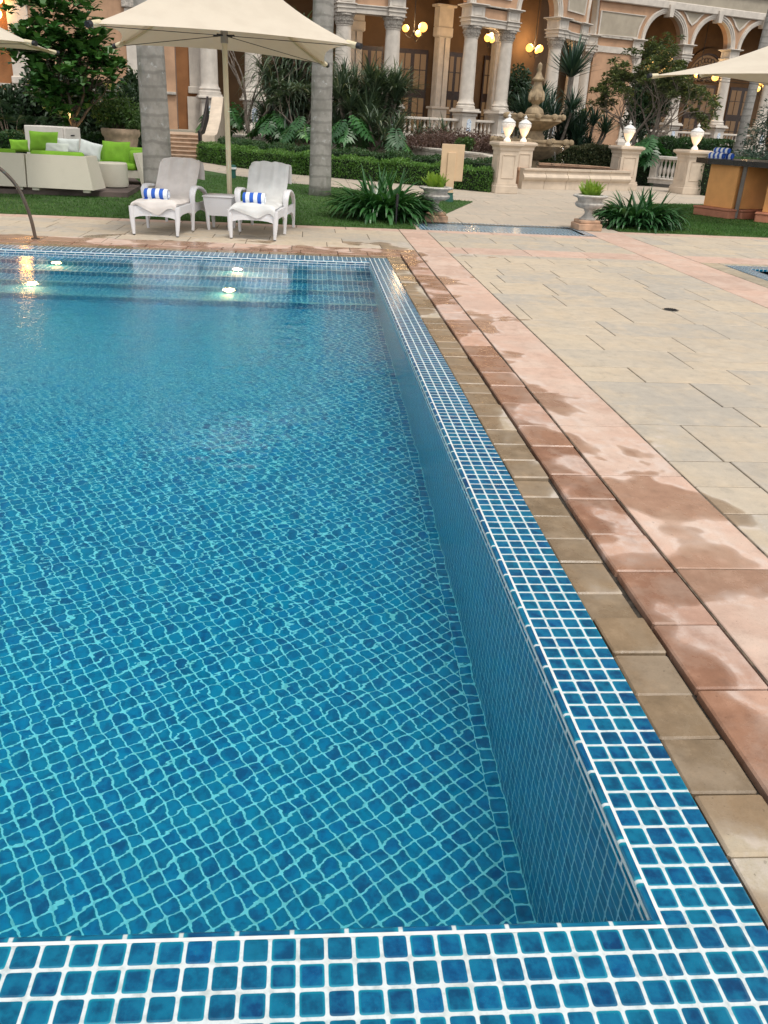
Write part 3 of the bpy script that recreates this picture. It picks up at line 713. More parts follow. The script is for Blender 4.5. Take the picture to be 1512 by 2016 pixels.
def sofa_seg(name, label, pl_, pr_, depth, backh, face, right_end=True, grp=None):
    """wicker sofa seen from behind: back panel runs from pl_ to pr_ on the ground, seat lies on the far side (away from the camera)."""
    a, b = Vector((pl_[0], pl_[1], 0)), Vector((pr_[0], pr_[1], 0)); d = b - a; L = d.length; rz = math.atan2(d.y, d.x)
    s_ = thing(name, label, 'sofa', (a.x, a.y, PH), rz, grp)
    q = MB()                                                   # tapered shell: back and sides
    z0, z1 = .05, backh
    def slabx(x0b, x1b, x0t, x1t, y0b, y1b, y0t, y1t): q.add([(x0b, y0b, z0), (x1b, y0b, z0), (x1b, y1b, z0), (x0b, y1b, z0), (x0t, y0t, z1), (x1t, y0t, z1), (x1t, y1t, z1), (x0t, y1t, z1)], [(0, 3, 2, 1), (4, 5, 6, 7), (0, 1, 5, 4), (1, 2, 6, 5), (2, 3, 7, 6), (3, 0, 4, 7)])
    slabx(0, L, .0, L - (.10 if right_end else 0), 0, .10, .05, .13)
    if right_end: slabx(L - .10, L, L - .20, L - .10, .102, depth, .132, depth - .08)
    q.build('shell', M['sofa_wicker'], s_)
    q = MB(); q.box((L / 2, depth / 2 + .1, .20), (L - .22, depth - .1, .16)); q.build('seat_base', M['sofa_wicker'], s_)
    q = MB(); cushion_box(q, (L / 2 - .06, depth / 2 + .13, .34), (L - .30, depth - .22, .13)); q.build('seat_cushion', M['lime'], s_, 50)
    q = MB(); cushion_box(q, (L / 2 - .08, .20, backh - .06), (L - .24, .13, .24)); q.build('back_cushion', M['lime'], s_, 50)
    for fx in (.12, L - .14):
        q = MB(); q.box((fx, .07, .025), (.12, .06, .05)); q.build('foot', M['sofa_wicker'], s_)
    return s_
GS = 'cream wicker sofas with lime cushions'
sA0, sA1, sB1 = G(-130, 366, PH), G(54, 374, PH), G(184, 381, PH)
bh = .60
sofa_seg('wicker_sofa', 'cream wicker sofa section seen from behind, cut off by the picture edge near the handrail', sA0, sA1 - np.array([.012, 0, 0]), .85, bh, 1, False, GS)
sB = sofa_seg('wicker_sofa', 'cream wicker sofa section with a slanted end, seen from behind in front of the cabinet', sA1 + np.array([.012, 0, 0]), sB1, .62, bh, 1, True, GS)
# the sofa across, facing back towards the first two
rs = thing('wicker_sofa', 'cream wicker sofa facing the pool beside the wide palm trunk', 'sofa', tuple(P(232, 350, 16.6) * np.array([1, 1, 0]) + np.array([0, 0, PH])), R(-14), GS)
q = MB(); q.box((-.14, .42, .20), (1.2, .80, .14)); q.box((-.14, .80, .38), (1.2, .09, .44)); q.build('seat_base', M['sofa_wicker'], rs)
q = MB()
for sx in (1,):
    q.add([(.50, .0, .0), (.60, .0, .0), (.60, .84, .0), (.50, .84, .0), (.36, .0, .60), (.43, .0, .60), (.43, .84, .60), (.36, .84, .60)], [(0, 3, 2, 1), (4, 5, 6, 7), (0, 1, 5, 4), (1, 2, 6, 5), (2, 3, 7, 6), (3, 0, 4, 7)])
q.build('side_panel', M['sofa_wicker'], rs)
q = MB(); cushion_box(q, (-.18, .37, .335), (1.08, .76, .13)); q.build('seat_cushion', M['lime'], rs, 50)
q = MB(); cushion_box(q, (.29, .40, .50), (.13, .66, .28)); q.build('arm_cushion', M['lime'], rs, 50)
q = MB(); cushion_box(q, (-.16, .70, .53), (1.04, .14, .30)); q.build('back_cushion', M['lime'], rs, 50)
GC = 'loose cushions on the sofas'
def pil(x, y, Y, *a, **k): pass
def at(x, y, Y): return tuple(P(x, y, Y))
pillow('throw_cushion', 'big lime green cushion standing up on the sofa section seen from behind', M['lime'], at(86, 280, 16.35), .58, .40, .20, R(-12), R(-8), GC)
pillow('throw_cushion', 'lime green armrest cushion at the left rear of the sofa section seen from behind', M['lime'], at(38, 287, 17.3), .36, .24, .14, R(-10), R(28), GC)
pillow('throw_cushion', 'pale grey green cushion lying against the big lime cushion', M['grey_pillow'], at(112, 293, 16.2), .46, .22, .14, R(-25), R(-5), GC)
pillow('throw_cushion', 'white square cushion between the grey green cushion and the white cabinet', M['white_pillow'], at(135, 288, 16.8), .42, .30, .14, R(-15), R(6), GC)
pillow('throw_cushion', 'tilted white cushion beside the green cushion facing the pool', M['white_pillow'], at(178, 296, 16.75), .42, .34, .16, R(-18), R(10), GC, ry=R(14))
pillow('throw_cushion', 'square lime green cushion leaning on the sofa that faces the pool', M['lime'], at(228, 301, 16.95), .58, .46, .17, R(-18), R(-8), GC)
pf = thing('pouf_table', 'round white wicker drum table beside the green sofas', 'drum table', (0, 0, 0)); pp = G(222, 371, PH); pf.location = (pp[0] - .04, pp[1] + .28, PH)
q = MB(); q.lathe([(.27, .02), (.285, .08), (.278, .43), (.26, .45), (.0, .455)], 36); q.build('drum', M['sofa_wicker'], pf, 40)
simple('cabinet_white', (0.605, 0.571, 0.521), .6, .05, 3, .1)
cb = thing('cabinet', 'white cabinet with dark slot handle behind the sofas', 'cabinet', tuple(G(116, 300)), R(-20)); cl_ = P(116, 300, 19.4); cb.location = (cl_[0], 19.4, 0)
hz = ZP(cl_[0], 19.4, 249)
q = MB(); q.bbox((-.14, .0, hz / 2), (1.0, .6, hz), .012); q.build('body', M['cabinet_white'], cb)
q = MB(); q.bbox((.39, 0.0, hz / 2 - .004), (.05, .58, hz - .02), .01); o = q.build('door', M['cabinet_white'], cb)
q = MB(); q.box((.417, -.02, hz - .17), (.012, .14, .025)); q.build('handle', M['cap_black'], o)

# ------------------------------------------------------------------ urns with ferns
simple('urn_stone', (0.470, 0.445, 0.403), .8, .16, 9, .5, 60, .006, stain=.55)
simple('urn_plinth', (.50, .31, .20), .8, .18, 5, .4, 50, .005, stain=.3)
leaf_mat('fern', (.16, .30, .03), (.26, .40, .05), None, .5, .35)
leaf_mat('strap_leaf', (.020, .085, .022), (.05, .16, .045), (.11, .24, .09), .3, .18)
leaf_mat('strap_leaf_two', (.022, .080, .025), (.045, .145, .05), (.11, .22, .1), .32, .18)
def blade(mb, base, az, length, width, lean, droop, rnd, n=7, fold=.25, tipw=.05):
    """one strap leaf: starts at base, rises with lean (angle from vertical), then droops."""
    ang = lean; p = Vector(base); d = Vector((math.cos(az), math.sin(az), 0)); sd = Vector((-math.sin(az), math.cos(az), 0)); vs = []; st = length / n
    for i in range(n + 1):
        u = i / n; w = width / 2 * (min(1, .45 + u * 2.2) if u < .3 else max(tipw, 1 - ((u - .3) / .7) ** 2.2))
        nn = Vector((-math.cos(ang) * d.x, -math.cos(ang) * d.y, math.sin(ang)))
        vs += [p - sd * w, p - nn * fold * w, p + sd * w]
        ang += droop / n * (0.4 + 1.2 * u); p = p + (d * math.sin(ang) + Vector((0, 0, math.cos(ang)))) * st
    fs = []
    for i in range(n): a = i * 3; fs += [(a, a + 1, a + 4, a + 3), (a + 1, a + 2, a + 5, a + 4)]
    mb.add(vs, fs, rnd=rnd)
def make_urn(loc, label, flabel, seed, fern_lean):
    U = thing('stone_urn', label, 'urn', loc, R(3), 'stone urns flanking the blue rill')
    q = MB(); q.bbox((0, 0, .055), (.40, .40, .11), .012); q.bbox((0, 0, .135), (.34, .34, .05), .01); q.build('plinth', M['urn_plinth'], U)
    def flute(r, z, a): return r * (1 + (.045 * abs(math.sin(a * 9)) if .34 < z < .44 else 0) + (.035 * math.sin(a * 16) if z > .51 and r > .22 else 0))
    q = MB(); q.lathe([(r_, .16 + (z_ - .16) * .80) for r_, z_ in [(.135, .16), (.14, .185), (.11, .20), (.065, .26), (.055, .31), (.075, .335), (.07, .35), (.085, .37), (.17, .395), (.215, .43), (.23, .475), (.215, .50), (.195, .515), (.20, .56), (.215, .585), (.25, .60), (.272, .615), (.275, .635), (.255, .65), (.20, .652), (.19, .62), (.0, .61)]], 72, fn=flute); q.build('bowl', M['urn_stone'], U, 50)
    q = MB(); rr = random.Random(seed)
    for k in range(150):
        az = rr.uniform(0, 2 * PI); ln = rr.uniform(.16, .33); le = rr.uniform(.05, .75); b = Vector((rr.uniform(-.1, .1), rr.uniform(-.1, .1), .515))
        m0 = len(q.v); dr = Vector((math.sin(le) * math.cos(az) + fern_lean[0], math.sin(le) * math.sin(az) + fern_lean[1], math.cos(le))).normalized()
        up = dr.cross(Vector((-math.sin(az), math.cos(az), 0))); sd = dr.cross(up).normalized(); rn = rr.random()
        ns = 15
        for i in range(ns):
            u = (i + 1) / ns; c = b + dr * ln * u + Vector((0, 0, -.05 * u * u)); wl = .042 * (1 - u) ** .6 + .006
            for s_ in (-1, 1):
                e = c + sd * s_ * wl + dr * wl * .9
                q.add([c - dr * .008, c + dr * .008, e + up * rr.uniform(-.006, .006)], [(0, 1, 2)], rnd=min(1, max(0, rn * .6 + u * .4)))
    f = q.build('foxtail_fern', M['fern'], None); f.location = loc; tag(f, flabel, 'fern', 'yellow green ferns in the stone urns')
    return U
uL, uR = G(853, 437), G(1155, 453)
make_urn((uL[0] + .02, uL[1] + .1, .0), 'weathered stone urn under the back of the sign board, beside the first strap-leaf clump', 'yellow green fern with short fronds in the urn near the sign board', 4, (-.15, 0))
make_urn((uR[0], uR[1] + .05, .0), 'weathered stone urn on the kiosk side of the blue rill', 'taller yellow green fern in the urn on the kiosk side of the rill', 9, (-.1, 0))

def strap_clump(loc, label, seed, n, rad, hmax, mat, sx=1.0):
    rr = random.Random(seed); q = MB()
    for k in range(n):
        a0 = rr.uniform(0, 2 * PI); u = math.sqrt(rr.random()); r0 = rad * .6 * u; b = (r0 * math.cos(a0) * sx, r0 * math.sin(a0) * .8, rr.uniform(.0, .10))
        az = a0 + rr.uniform(-.8, .8); ln = rr.uniform(.42, .74) * hmax / .52; le = rr.uniform(.15, .5) + u * rr.uniform(.1, .75)
        blade(q, b, az, ln, rr.uniform(.055, .092), le, rr.uniform(1.1, 2.3), rr.random(), 8, .3)
    for k in range(int(n * .06)):
        a0 = rr.uniform(0, 2 * PI); blade(q, (rr.uniform(-.25, .25), rr.uniform(-.15, .15), .05), a0, hmax * 1.35, .06, rr.uniform(.1, .5), rr.uniform(.2, .7), rr.random(), 7)
    o = q.build('strap_leaf_clump', mat, None); o.location = loc; return tag(o, label, 'plant', 'dark green strap-leaf clumps beside the urns')
cL, cR = G(755, 432), G(1258, 450)
strap_clump((cL[0], cL[1], 0), 'dark green strap-leaf clump between the loungers and an urn', 11, 480, .80, .62, M['strap_leaf'])
strap_clump((cR[0], cR[1] + .12, 0), 'dark green strap-leaf clump on the lawn in front of the kiosk', 23, 460, .78, .50, M['strap_leaf_two'])
sp = thing('garden_spike_light', 'thin dark garden light post sticking up inside a strap-leaf clump', 'garden light', tuple(G(779, 444)))
q = MB(); q.tube([(0, 0, 0), (0, 0, .30)], .013, 8); q.build('post', M['cap_black'], sp); q = MB(); q.tube([(0, 0, .28), (0, -.01, .47)], .022, 10); q.build('lamp_head', M['cap_black'], sp, True)
bl = G(459, 352); bo = thing('bollard_light', 'small dark green bollard by the path behind the parasol pole', 'bollard', (bl[0], bl[1], 0))
simple('dark_green', (.012, .09, .07), .5, .1, 8)
q = MB(); q.lathe([(.07, 0), (.07, .2), (.09, .21), (.09, .30), (.05, .33), (0, .335)], 16); q.build('body', M['dark_green'], bo, 40)
q = MB(); q.lathe([(.091, .23), (.091, .28)], 16, caps=False); q.build('lens', M['grout'], bo)

# ------------------------------------------------------------------ sign board seen from behind
simple('sign_peach', (0.622, 0.445, 0.277), .6, .05, 3, .08)
sg_ = G(884, 399); sgn = thing('sign_board', 'peach sign board seen from behind, standing in a green base', 'sign', (sg_[0], sg_[1] + .05, 0), R(-4))
zb, zt = ZP(sg_[0], sg_[1], 357), ZP(sg_[0], sg_[1], 284)
q = MB(); q.bbox((.01, .03, (zb + zt) / 2), (.47, .03, zt - zb), .006); q.build('panel', M['sign_peach'], sgn)
q = MB(); q.bbox((-.01, -.005, (.14 + zt - .16) / 2), (.165, .035, zt - .16 - .14), .005); q.build('post', M['sign_peach'], sgn)
q = MB(); q.lathe([(.10, 0), (.075, .17), (.085, .18), (.085, .195), (0, .195)], 20); q.build('base', M['dark_green'], sgn, 40)

# ================================================================== GARDEN
simple('lawn_base', (.045, .105, .022), .95, .2, 3, .4, 90, .01)
leaf_mat('grass_blade', (.045, .125, .022), (.085, .19, .04), (.14, .2, .06), .6, .25, .3)
LAWN = [(-14, 11.77), (.93, 11.77), (.95, 12.75), (1.66, 13.96), (2.79, 17.05), (2.05, 17.45), (1.0, 18.3), (-.08, 19.37), (-1.3, 20.2), (-2.38, 21.6), (-4.2, 24.5), (-14, 26)]
LAWN2 = [(4.42, 12.57), (14, 12.57), (14, 20.2), (8.99, 18.97), (7.43, 18.57), (6.6, 17.6), (4.42, 13.2)]
def lawn(name, poly):
    q = MB(); q.poly(poly, -.02, .014); return S(q.build(name, M['lawn_base']))
lawn('lawn', LAWN); lawn('lawn', LAWN2)
def inside(x, y, poly):
    c = False; n = len(poly)
    for i in range(n):
        x1, y1 = poly[i]; x2, y2 = poly[(i + 1) % n]
        if (y1 > y) != (y2 > y) and x < (x2 - x1) * (y - y1) / (y2 - y1) + x1: c = not c
    return c
def grass(name, poly, box, n, seed):
    rr = random.Random(seed); q = MB()
    for _ in range(n):
        x, y = rr.uniform(box[0], box[1]), box[2] + (box[3] - box[2]) * rr.random() ** 1.3
        if not inside(x, y, poly): continue
        a = rr.uniform(0, 2 * PI); h = rr.uniform(.014, .034); w_ = rr.uniform(.004, .008); lx, ly = rr.uniform(-.02, .02), rr.uniform(-.02, .02)
        q.add([(x - w_ * math.cos(a), y - w_ * math.sin(a), .012), (x + w_ * math.cos(a), y + w_ * math.sin(a), .012), (x + lx, y + ly, .014 + h)], [(0, 1, 2)], rnd=min(1, max(0, .5 + .9 * (math.sin(x * 1.7 + 2 * math.sin(y * .9)) * .2) + rr.uniform(-.45, .45))))
    o = q.build(name, M['grass_blade'], None); o['kind'] = 'stuff'; return o
grass('grass', LAWN, (-7, 3, 11.77, 21.6), 90000, 1)
grass('grass', LAWN2, (4.4, 10.5, 12.57, 19.2), 70000, 2)

leaf_mat('hedge_front', (.055, .15, .022), (.115, .255, .04), (.18, .32, .06), .45, .25)
leaf_mat('hedge_back', (.022, .068, .020), (.045, .11, .028), (.09, .13, .04), .5, .2)
leaf_mat('hedge_brown', (.038, .058, .018), (.085, .085, .035), (.14, .10, .05), .6, .2)
leaf_mat('leaf_fiddle', (.028, .10, .022), (.075, .185, .04), (.12, .25, .06), .3, .15)
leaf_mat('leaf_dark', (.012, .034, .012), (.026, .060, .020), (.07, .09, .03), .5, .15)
leaf_mat('leaf_pot', (.05, .11, .025), (.10, .18, .045), (.15, .22, .05), .5, .25)
leaf_mat('leaf_grey', (.05, .085, .045), (.11, .15, .085), (.2, .22, .14), .5, .2)
leaf_mat('leaf_pandan', (.042, .078, .045), (.105, .15, .085), (.26, .28, .19), .45, .15)
leaf_mat('leaf_philo', (.02, .08, .024), (.045, .155, .04), (.10, .26, .05), .35, .2)
leaf_mat('leaf_plum', (.062, .098, .038), (.15, .18, .078), (.32, .36, .13), .5, .25)
leaf_mat('leaf_red', (.09, .05, .04), (.15, .09, .07), (.22, .14, .10), .6, .2)
leaf_mat('leaf_yucca', (.02, .05, .035), (.05, .10, .065), (.12, .2, .14), .4, .12)
simple('wood_bark', (.13, .095, .07), .9, .25, 8, .5, 40, .01)
simple('branch_grey', (.20, .165, .135), .85, .2, 8, .4, 40, .008)
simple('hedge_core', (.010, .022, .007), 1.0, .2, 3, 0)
def leaf(mb, p, d, nrm, l, w_, rnd, fold=.25, droop=0.0):
    sd = d.cross(nrm)
    if sd.length < 1e-4: sd = Vector((1, 0, 0))
    sd.normalize(); up = sd.cross(d).normalized()
    m_ = p + d * l * .55; t_ = p + d * l + Vector((0, 0, -droop * l))
    mb.add([p, m_ + sd * w_ * .5 + up * fold * w_, t_, m_ - sd * w_ * .5 + up * fold * w_], [(0, 1, 2), (0, 2, 3)], rnd=rnd)
def rdir(rr):
    z = rr.uniform(-1, 1); a = rr.uniform(0, 2 * PI); r = math.sqrt(1 - z * z); return Vector((r * math.cos(a), r * math.sin(a), z))
def hedge(name, label, path, wid, hgt, mat, n, seed, grp=None, lsz=.05, base=0.0, hl=None):
    rr = random.Random(seed); q = MB(); core = MB()
    pts = [Vector((p[0], p[1], 0)) for p in path]; segs = []; tot = 0
    for a, b in zip(pts[:-1], pts[1:]): l = (b - a).length; segs.append((a, b, l)); tot += l
    H = tag(empty(name, (0, 0, base)), label, 'hedge', grp)
    for a, b, l in segs:
        mid = (a + b) / 2; rz = math.atan2(b.y - a.y, b.x - a.x)
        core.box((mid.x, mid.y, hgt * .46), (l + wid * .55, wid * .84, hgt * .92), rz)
        k = int(n * l / tot); d = (b - a).normalized(); nn = Vector((-d.y, d.x, 0))
        for _ in range(k):
            u = rr.uniform(-wid * .3, l + wid * .3); f = rr.random(); bump = .04 * math.sin(u * 4.1 + seed) + .03 * math.sin(u * 9.7)
            per = wid + 2 * hgt; s_ = rr.uniform(0, per)
            if s_ < hgt: off, z, nv = -wid / 2, s_, -nn
            elif s_ < hgt + wid: off, z, nv = s_ - hgt - wid / 2, hgt, Vector((0, 0, 1))
            else: off, z, nv = wid / 2, per - s_, nn
            z2 = z + (bump * .5 if z > hgt * .8 else 0)
            p = a + d * u + nn * off + Vector((0, 0, z2)) + nv * (rr.uniform(-.07, .025) + bump * .6)
            if p.z < .01: continue
            dr = (nv * .7 + rdir(rr) + Vector((0, 0, .35))).normalized()
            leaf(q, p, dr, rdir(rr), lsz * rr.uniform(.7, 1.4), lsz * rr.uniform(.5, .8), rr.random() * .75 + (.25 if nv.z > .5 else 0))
        for e, sg in ((a, -1), (b, 1)):
            for _ in range(int(n * .02)):
                p = e + d * sg * (wid * .32 + rr.uniform(-.04, .04)) + nn * rr.uniform(-wid / 2, wid / 2) + Vector((0, 0, rr.uniform(0, hgt)))
                leaf(q, p, (d * sg + rdir(rr) * .9).normalized(), rdir(rr), lsz * rr.uniform(.7, 1.4), lsz * .65, rr.random() * .8)
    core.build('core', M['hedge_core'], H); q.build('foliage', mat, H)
    return H
def shrub(name, label, c, rad, mat, n, seed, lsz=.09, cat='shrub', grp=None, lumps=9, drop=.0, asp=.45, stem=True):
    """loose shrub: lumpy shell of leaves with gaps, standing on stems at its base (c is the base point)."""
    rr = random.Random(seed); H = thing(name, label, cat, (c[0], c[1], c[2]), 0, grp); q = MB(); st = MB()
    rx, ry, rz = rad
    lum = []
    for k in range(lumps):
        a = rr.uniform(0, 2 * PI); f = math.sqrt(rr.random()); lum.append((Vector((rx * .68 * f * math.cos(a), ry * .68 * f * math.sin(a), rz * (.35 + 1.25 * rr.random() * (1 - .45 * f)))), rr.uniform(.32, .52)))
    for _ in range(n):
        ce, s_ = lum[rr.randrange(lumps)]; d = rdir(rr); rr_ = rr.random() ** .45
        p = ce + Vector((d.x * rx, d.y * ry, d.z * rz)) * s_ * rr_
        if p.z < .02: continue
        dr = (d * .7 + rdir(rr) * .8 + Vector((0, 0, .25 - drop))).normalized()
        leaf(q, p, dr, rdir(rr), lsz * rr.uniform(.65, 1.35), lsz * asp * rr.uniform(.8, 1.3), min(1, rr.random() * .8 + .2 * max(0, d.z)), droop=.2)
    if stem:
        for ce, s_ in lum: st.tube([(ce.x * .15, ce.y * .15, 0), (ce.x * .5, ce.y * .5, ce.z * .5), tuple(ce)], [.03, .02, .008], 6)
        st.build('stems', M['wood_bark'], H, True)
    q.build('foliage', mat, H); return H
def limbs(mb, p, d, l, r, depth, rr, tips, spread=.6, up=.25, split=(2, 3), shrink=.74, wob=.18):
    pts = [p]; rads = [r]; n = 4
    for i in range(n):
        d = (d + rdir(rr) * wob + Vector((0, 0, up * .2))).normalized(); p = p + d * l / n; pts.append(p); rads.append(r * (1 - .35 * (i + 1) / n))
    mb.tube(pts, rads, 7 if r > .03 else 5)
    if depth == 0: tips.append((p, d)); return
    for k in range(rr.randint(*split)):
        nd = (d + rdir(rr) * spread + Vector((0, 0, up))).normalized(); limbs(mb, p, nd, l * shrink * rr.uniform(.8, 1.2), rads[-1] * .8, depth - 1, rr, tips, spread, up, split, shrink, wob)

# hedges between the path and the retaining wall
hp = [G(408, 320), G(480, 331), G(600, 345), G(780, 361), G(962, 379)]
off = lambda pts, dx, dy: [(p[0] + dx, p[1] + dy) for p in pts]
hf = [np.array([p[0], p[1] + .33, 0]) for p in hp]; hf[-1] = hf[-1] + np.array([.0, .05, 0])
hedge('clipped_hedge', 'bright green clipped hedge along the path, in front of the darker hedge', [(p[0], p[1]) for p in hf], .62, .52, M['hedge_front'], 26000, 1, 'clipped hedges below the garden wall', .052)
hbk = [np.array([p[0] + .22, p[1] + 1.35, 0]) for p in hp]
hbk[0] = hbk[0] + np.array([.35, 1.0, 0])
hedge('clipped_hedge', 'darker clipped hedge between the bright green hedge and the garden wall', [(p[0], p[1]) for p in hbk], .8, .66, M['hedge_back'], 24000, 2, 'clipped hedges below the garden wall', .055)

# palms
def palm_mat():
    t = NT('palm_bark'); o = t.obj(); s = t.sep(o); n = t.noise(t.vmath('MULTIPLY', o, (1.6, 1.6, 1.3)), 2.2, 6, .65)
    rg_ = t.math('SINE', t.math('ADD', t.math('MULTIPLY', s[2], 30.0), t.math('MULTIPLY', t.noise(o, 2.5, 3), 5.0)))
    c = t.mix(t.step(n, .35, .65), (.31, .295, .27), (.20, .19, .17)); c = t.mix(t.math('MULTIPLY', t.step(rg_, .55, 1.0), .5), c, (.13, .122, .11))
    gsp = t.noise(t.vmath('MULTIPLY', o, (2.2, 2.2, .5)), 1.8, 5, .7); c = t.mix(t.math('MULTIPLY', t.step(gsp, .55, .68), .55), c, (.115, .125, .085))
    ss = t.noise(o, 9, 4, .6); c = t.mix(t.math('MULTIPLY', t.step(ss, .62, .70), .6), c, (.40, .41, .40))
    t.bsdf(c, .9, t.bump(t.math('ADD', t.math('MULTIPLY', rg_, .12), t.noise(o, 26, 5, .65)), .35, .008)); M['palm_bark'] = t.m
palm_mat()
leaf_mat('palm_frond', (.03, .08, .02), (.06, .13, .035), None, .4, .2)
def palm(label, base, lean, r0, r1, h, seed):
    H = thing('royal_palm', label, 'palm tree', (base[0], base[1], 0), 0, 'royal palms with bare grey trunks'); q = MB(); rr = random.Random(seed)
    pts = []; rads = []
    for i in range(41):
        u = i / 40; pts.append((lean[0] * u * u * .5 + lean[0] * u * .5, lean[1] * u, h * u)); rads.append((r0 + (r1 - r0) * min(1, u * 1.6)) * (1 + .10 * math.exp(-u * 14) + .012 * math.sin(i * 2.7 + seed)))
    q.tube(pts, rads, 26); q.build('trunk', M['palm_bark'], H, 'all')
    f = MB()
    top = Vector(pts[-1])
    for k in range(12):
        az = k * 2.4 + rr.uniform(-.2, .2); le = .5 + .75 * (k / 12); p = top.copy(); ang = le; d = Vector((math.cos(az), math.sin(az), 0))
        for i in range(22):
            ang += .075; p = p + (d * math.sin(ang) + Vector((0, 0, math.cos(ang)))) * .15
            for s_ in (-1, 1):
                sd = Vector((-d.y, d.x, 0)) * s_; leaf(f, p, (sd + d * .45 + Vector((0, 0, -.35))).normalized(), Vector((0, 0, 1)), .75 * math.sin(PI * (i + 2) / 25), .05, rr.random())
    f.build('crown', M['palm_frond'], H)
palm('wide grey palm trunk behind the lounger with the warm grey cover', P(315, 400, 13.6)[:2] + np.array([0, 0]), (-.18, .1), .235, .19, 8.8, 1)
p2 = G(630, 388); palm('straight grey palm trunk on the lawn beside the hedge, crossed by a parasol tip', (p2[0], p2[1] + .2), (-.05, .1), .218, .195, 9.4, 2)
p3 = P(1450, 306, 30); palm('thin leaning palm trunk in front of the arcade, above the kiosk', (p3[0], 30), (.45, .0), .17, .15, 10.5, 3)

# fiddle-leaf tree with stakes behind the cabinet
ft = P(145, 262, 21.5); FT = thing('fiddle_leaf_tree', 'dense fiddle-leaf tree held by wooden stakes, behind the white cabinet', 'tree', (ft[0], ft[1], 0))
rr = random.Random(31); q = MB(); tips = []
limbs(q, Vector((0, 0, 0)), Vector((.02, 0, 1)), 1.15, .07, 0, rr, [], 0.1, .2)
for k in range(9): limbs(q, Vector((0, 0, .95 + .05 * k)), Vector((math.cos(k * 2.4) * .75, math.sin(k * 2.4) * .6, .9)).normalized(), .75, .042, 2, rr, tips, .62, .22, (2, 3), .72)
q.build('trunk', M['wood_bark'], FT, True)
q = MB()
cc = [t_[0] for t_ in tips]
for k in range(260):
    d = rdir(rr) * rr.uniform(.5, 1.05); cc.append(Vector((-.14 + d.x * 1.28, d.y * 1.0, 2.6 + d.z * 1.6)) * 1.0)
for p in cc:
    p = Vector((max(-1.4, min(1.2, p.x)), p.y, min(4.5, p.z)))
    if p.x < -.85 and p.z < 2.3: continue
    for k in range(10):
        a = k * 2.4 + rr.uniform(-.3, .3); el = rr.uniform(-.2, .95); d = Vector((math.cos(a) * math.cos(el), math.sin(a) * math.cos(el), math.sin(el)))
        l = rr.uniform(.20, .31); w_ = l * .66; sd = d.cross(Vector((0, 0, 1))); sd = sd.normalized() if sd.length > .05 else Vector((1, 0, 0)); up = sd.cross(d)
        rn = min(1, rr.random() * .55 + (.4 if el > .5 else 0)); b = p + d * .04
        q.add([b, b + d * l * .3 + sd * w_ * .28 + up * .02, b + d * l * .72 + sd * w_ * .5 + up * .035, b + d * l - up * .02, b + d * l * .72 - sd * w_ * .5 + up * .035, b + d * l * .3 - sd * w_ * .28 + up * .02], [(0, 1, 5), (1, 2, 4, 5), (2, 3, 4)], rnd=rn)
q.build('crown', M['leaf_fiddle'], FT)
simple('stake_wood', (.42, .27, .15), .8, .2, 12)
for k in range(3):
    a = k * 2.1 + .4; q = MB(); q.tube([(math.cos(a) * .42, math.sin(a) * .42, 0), (-math.cos(a) * .08, -math.sin(a) * .08, 1.22)], .028, 8); q.build('stake', M['stake_wood'], FT, True)

# understory left
def B(x, y, Y, z=0.0): p = P(x, y, Y); return (p[0], p[1], z)
GU = 'dark shrubs behind the sofas'
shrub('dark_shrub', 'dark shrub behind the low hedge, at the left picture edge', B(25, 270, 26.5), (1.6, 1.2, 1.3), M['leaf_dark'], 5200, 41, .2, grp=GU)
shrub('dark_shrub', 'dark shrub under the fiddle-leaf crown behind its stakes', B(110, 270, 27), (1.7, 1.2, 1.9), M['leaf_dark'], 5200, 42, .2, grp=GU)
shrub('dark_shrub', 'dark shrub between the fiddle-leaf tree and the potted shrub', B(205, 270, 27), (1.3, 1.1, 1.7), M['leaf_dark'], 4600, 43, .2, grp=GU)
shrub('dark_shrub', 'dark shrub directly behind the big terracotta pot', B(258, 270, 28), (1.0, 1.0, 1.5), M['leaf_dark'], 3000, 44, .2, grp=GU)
hedge('low_hedge', 'low loose hedge behind the lime cushions at the left picture edge', [tuple(P(-40, 290, 21.5)[:2]), tuple(P(58, 290, 21.9)[:2])], .7, .75, M['hedge_back'], 5000, 5, None, .07)
hedge('low_hedge', 'short low hedge between the white cabinet and the terracotta pot', [tuple(P(176, 285, 23)[:2]), tuple(P(206, 285, 23)[:2])], .6, .78, M['hedge_back'], 2600, 6, None, .07)
def fan_palm(name, label, c, seed, h, nf, fl, mat, grp=None):
    rr = random.Random(seed); H = thing(name, label, 'palm', c, 0, grp); q = MB(); s_ = MB()
    for k in range(nf):
        az = rr.uniform(0, 2 * PI); le = rr.uniform(.1, 1.0); d = Vector((math.sin(le) * math.cos(az), math.sin(le) * math.sin(az), math.cos(le))); e = d * h * rr.uniform(.6, 1.0)
        s_.tube([(0, 0, 0), tuple(e * .5), tuple(e)], [.012, .01, .006], 5)
        sd = Vector((-math.sin(az), math.cos(az), 0)); out = (d + Vector((math.cos(az), math.sin(az), 0)) * .4).normalized()
        for j in range(15):
            t_ = (j / 14 - .5) * 3.6; dr = (out * math.cos(t_) + sd * math.sin(t_)).normalized(); leaf(q, e, dr, Vector((0, 0, 1)), fl * rr.uniform(.8, 1.1), fl * .09, rr.random(), .1, .25)
    s_.build('stems', M['wood_bark'], H); q.build('fronds', mat, H); return H
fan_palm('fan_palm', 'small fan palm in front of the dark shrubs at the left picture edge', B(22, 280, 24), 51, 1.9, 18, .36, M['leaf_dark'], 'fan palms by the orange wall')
fan_palm('fan_palm', 'fan palm whose leaf tips show against the orange wall beside the wide palm trunk', B(230, 270, 29.5), 52, 2.6, 16, .55, M['leaf_dark'], 'fan palms by the orange wall')
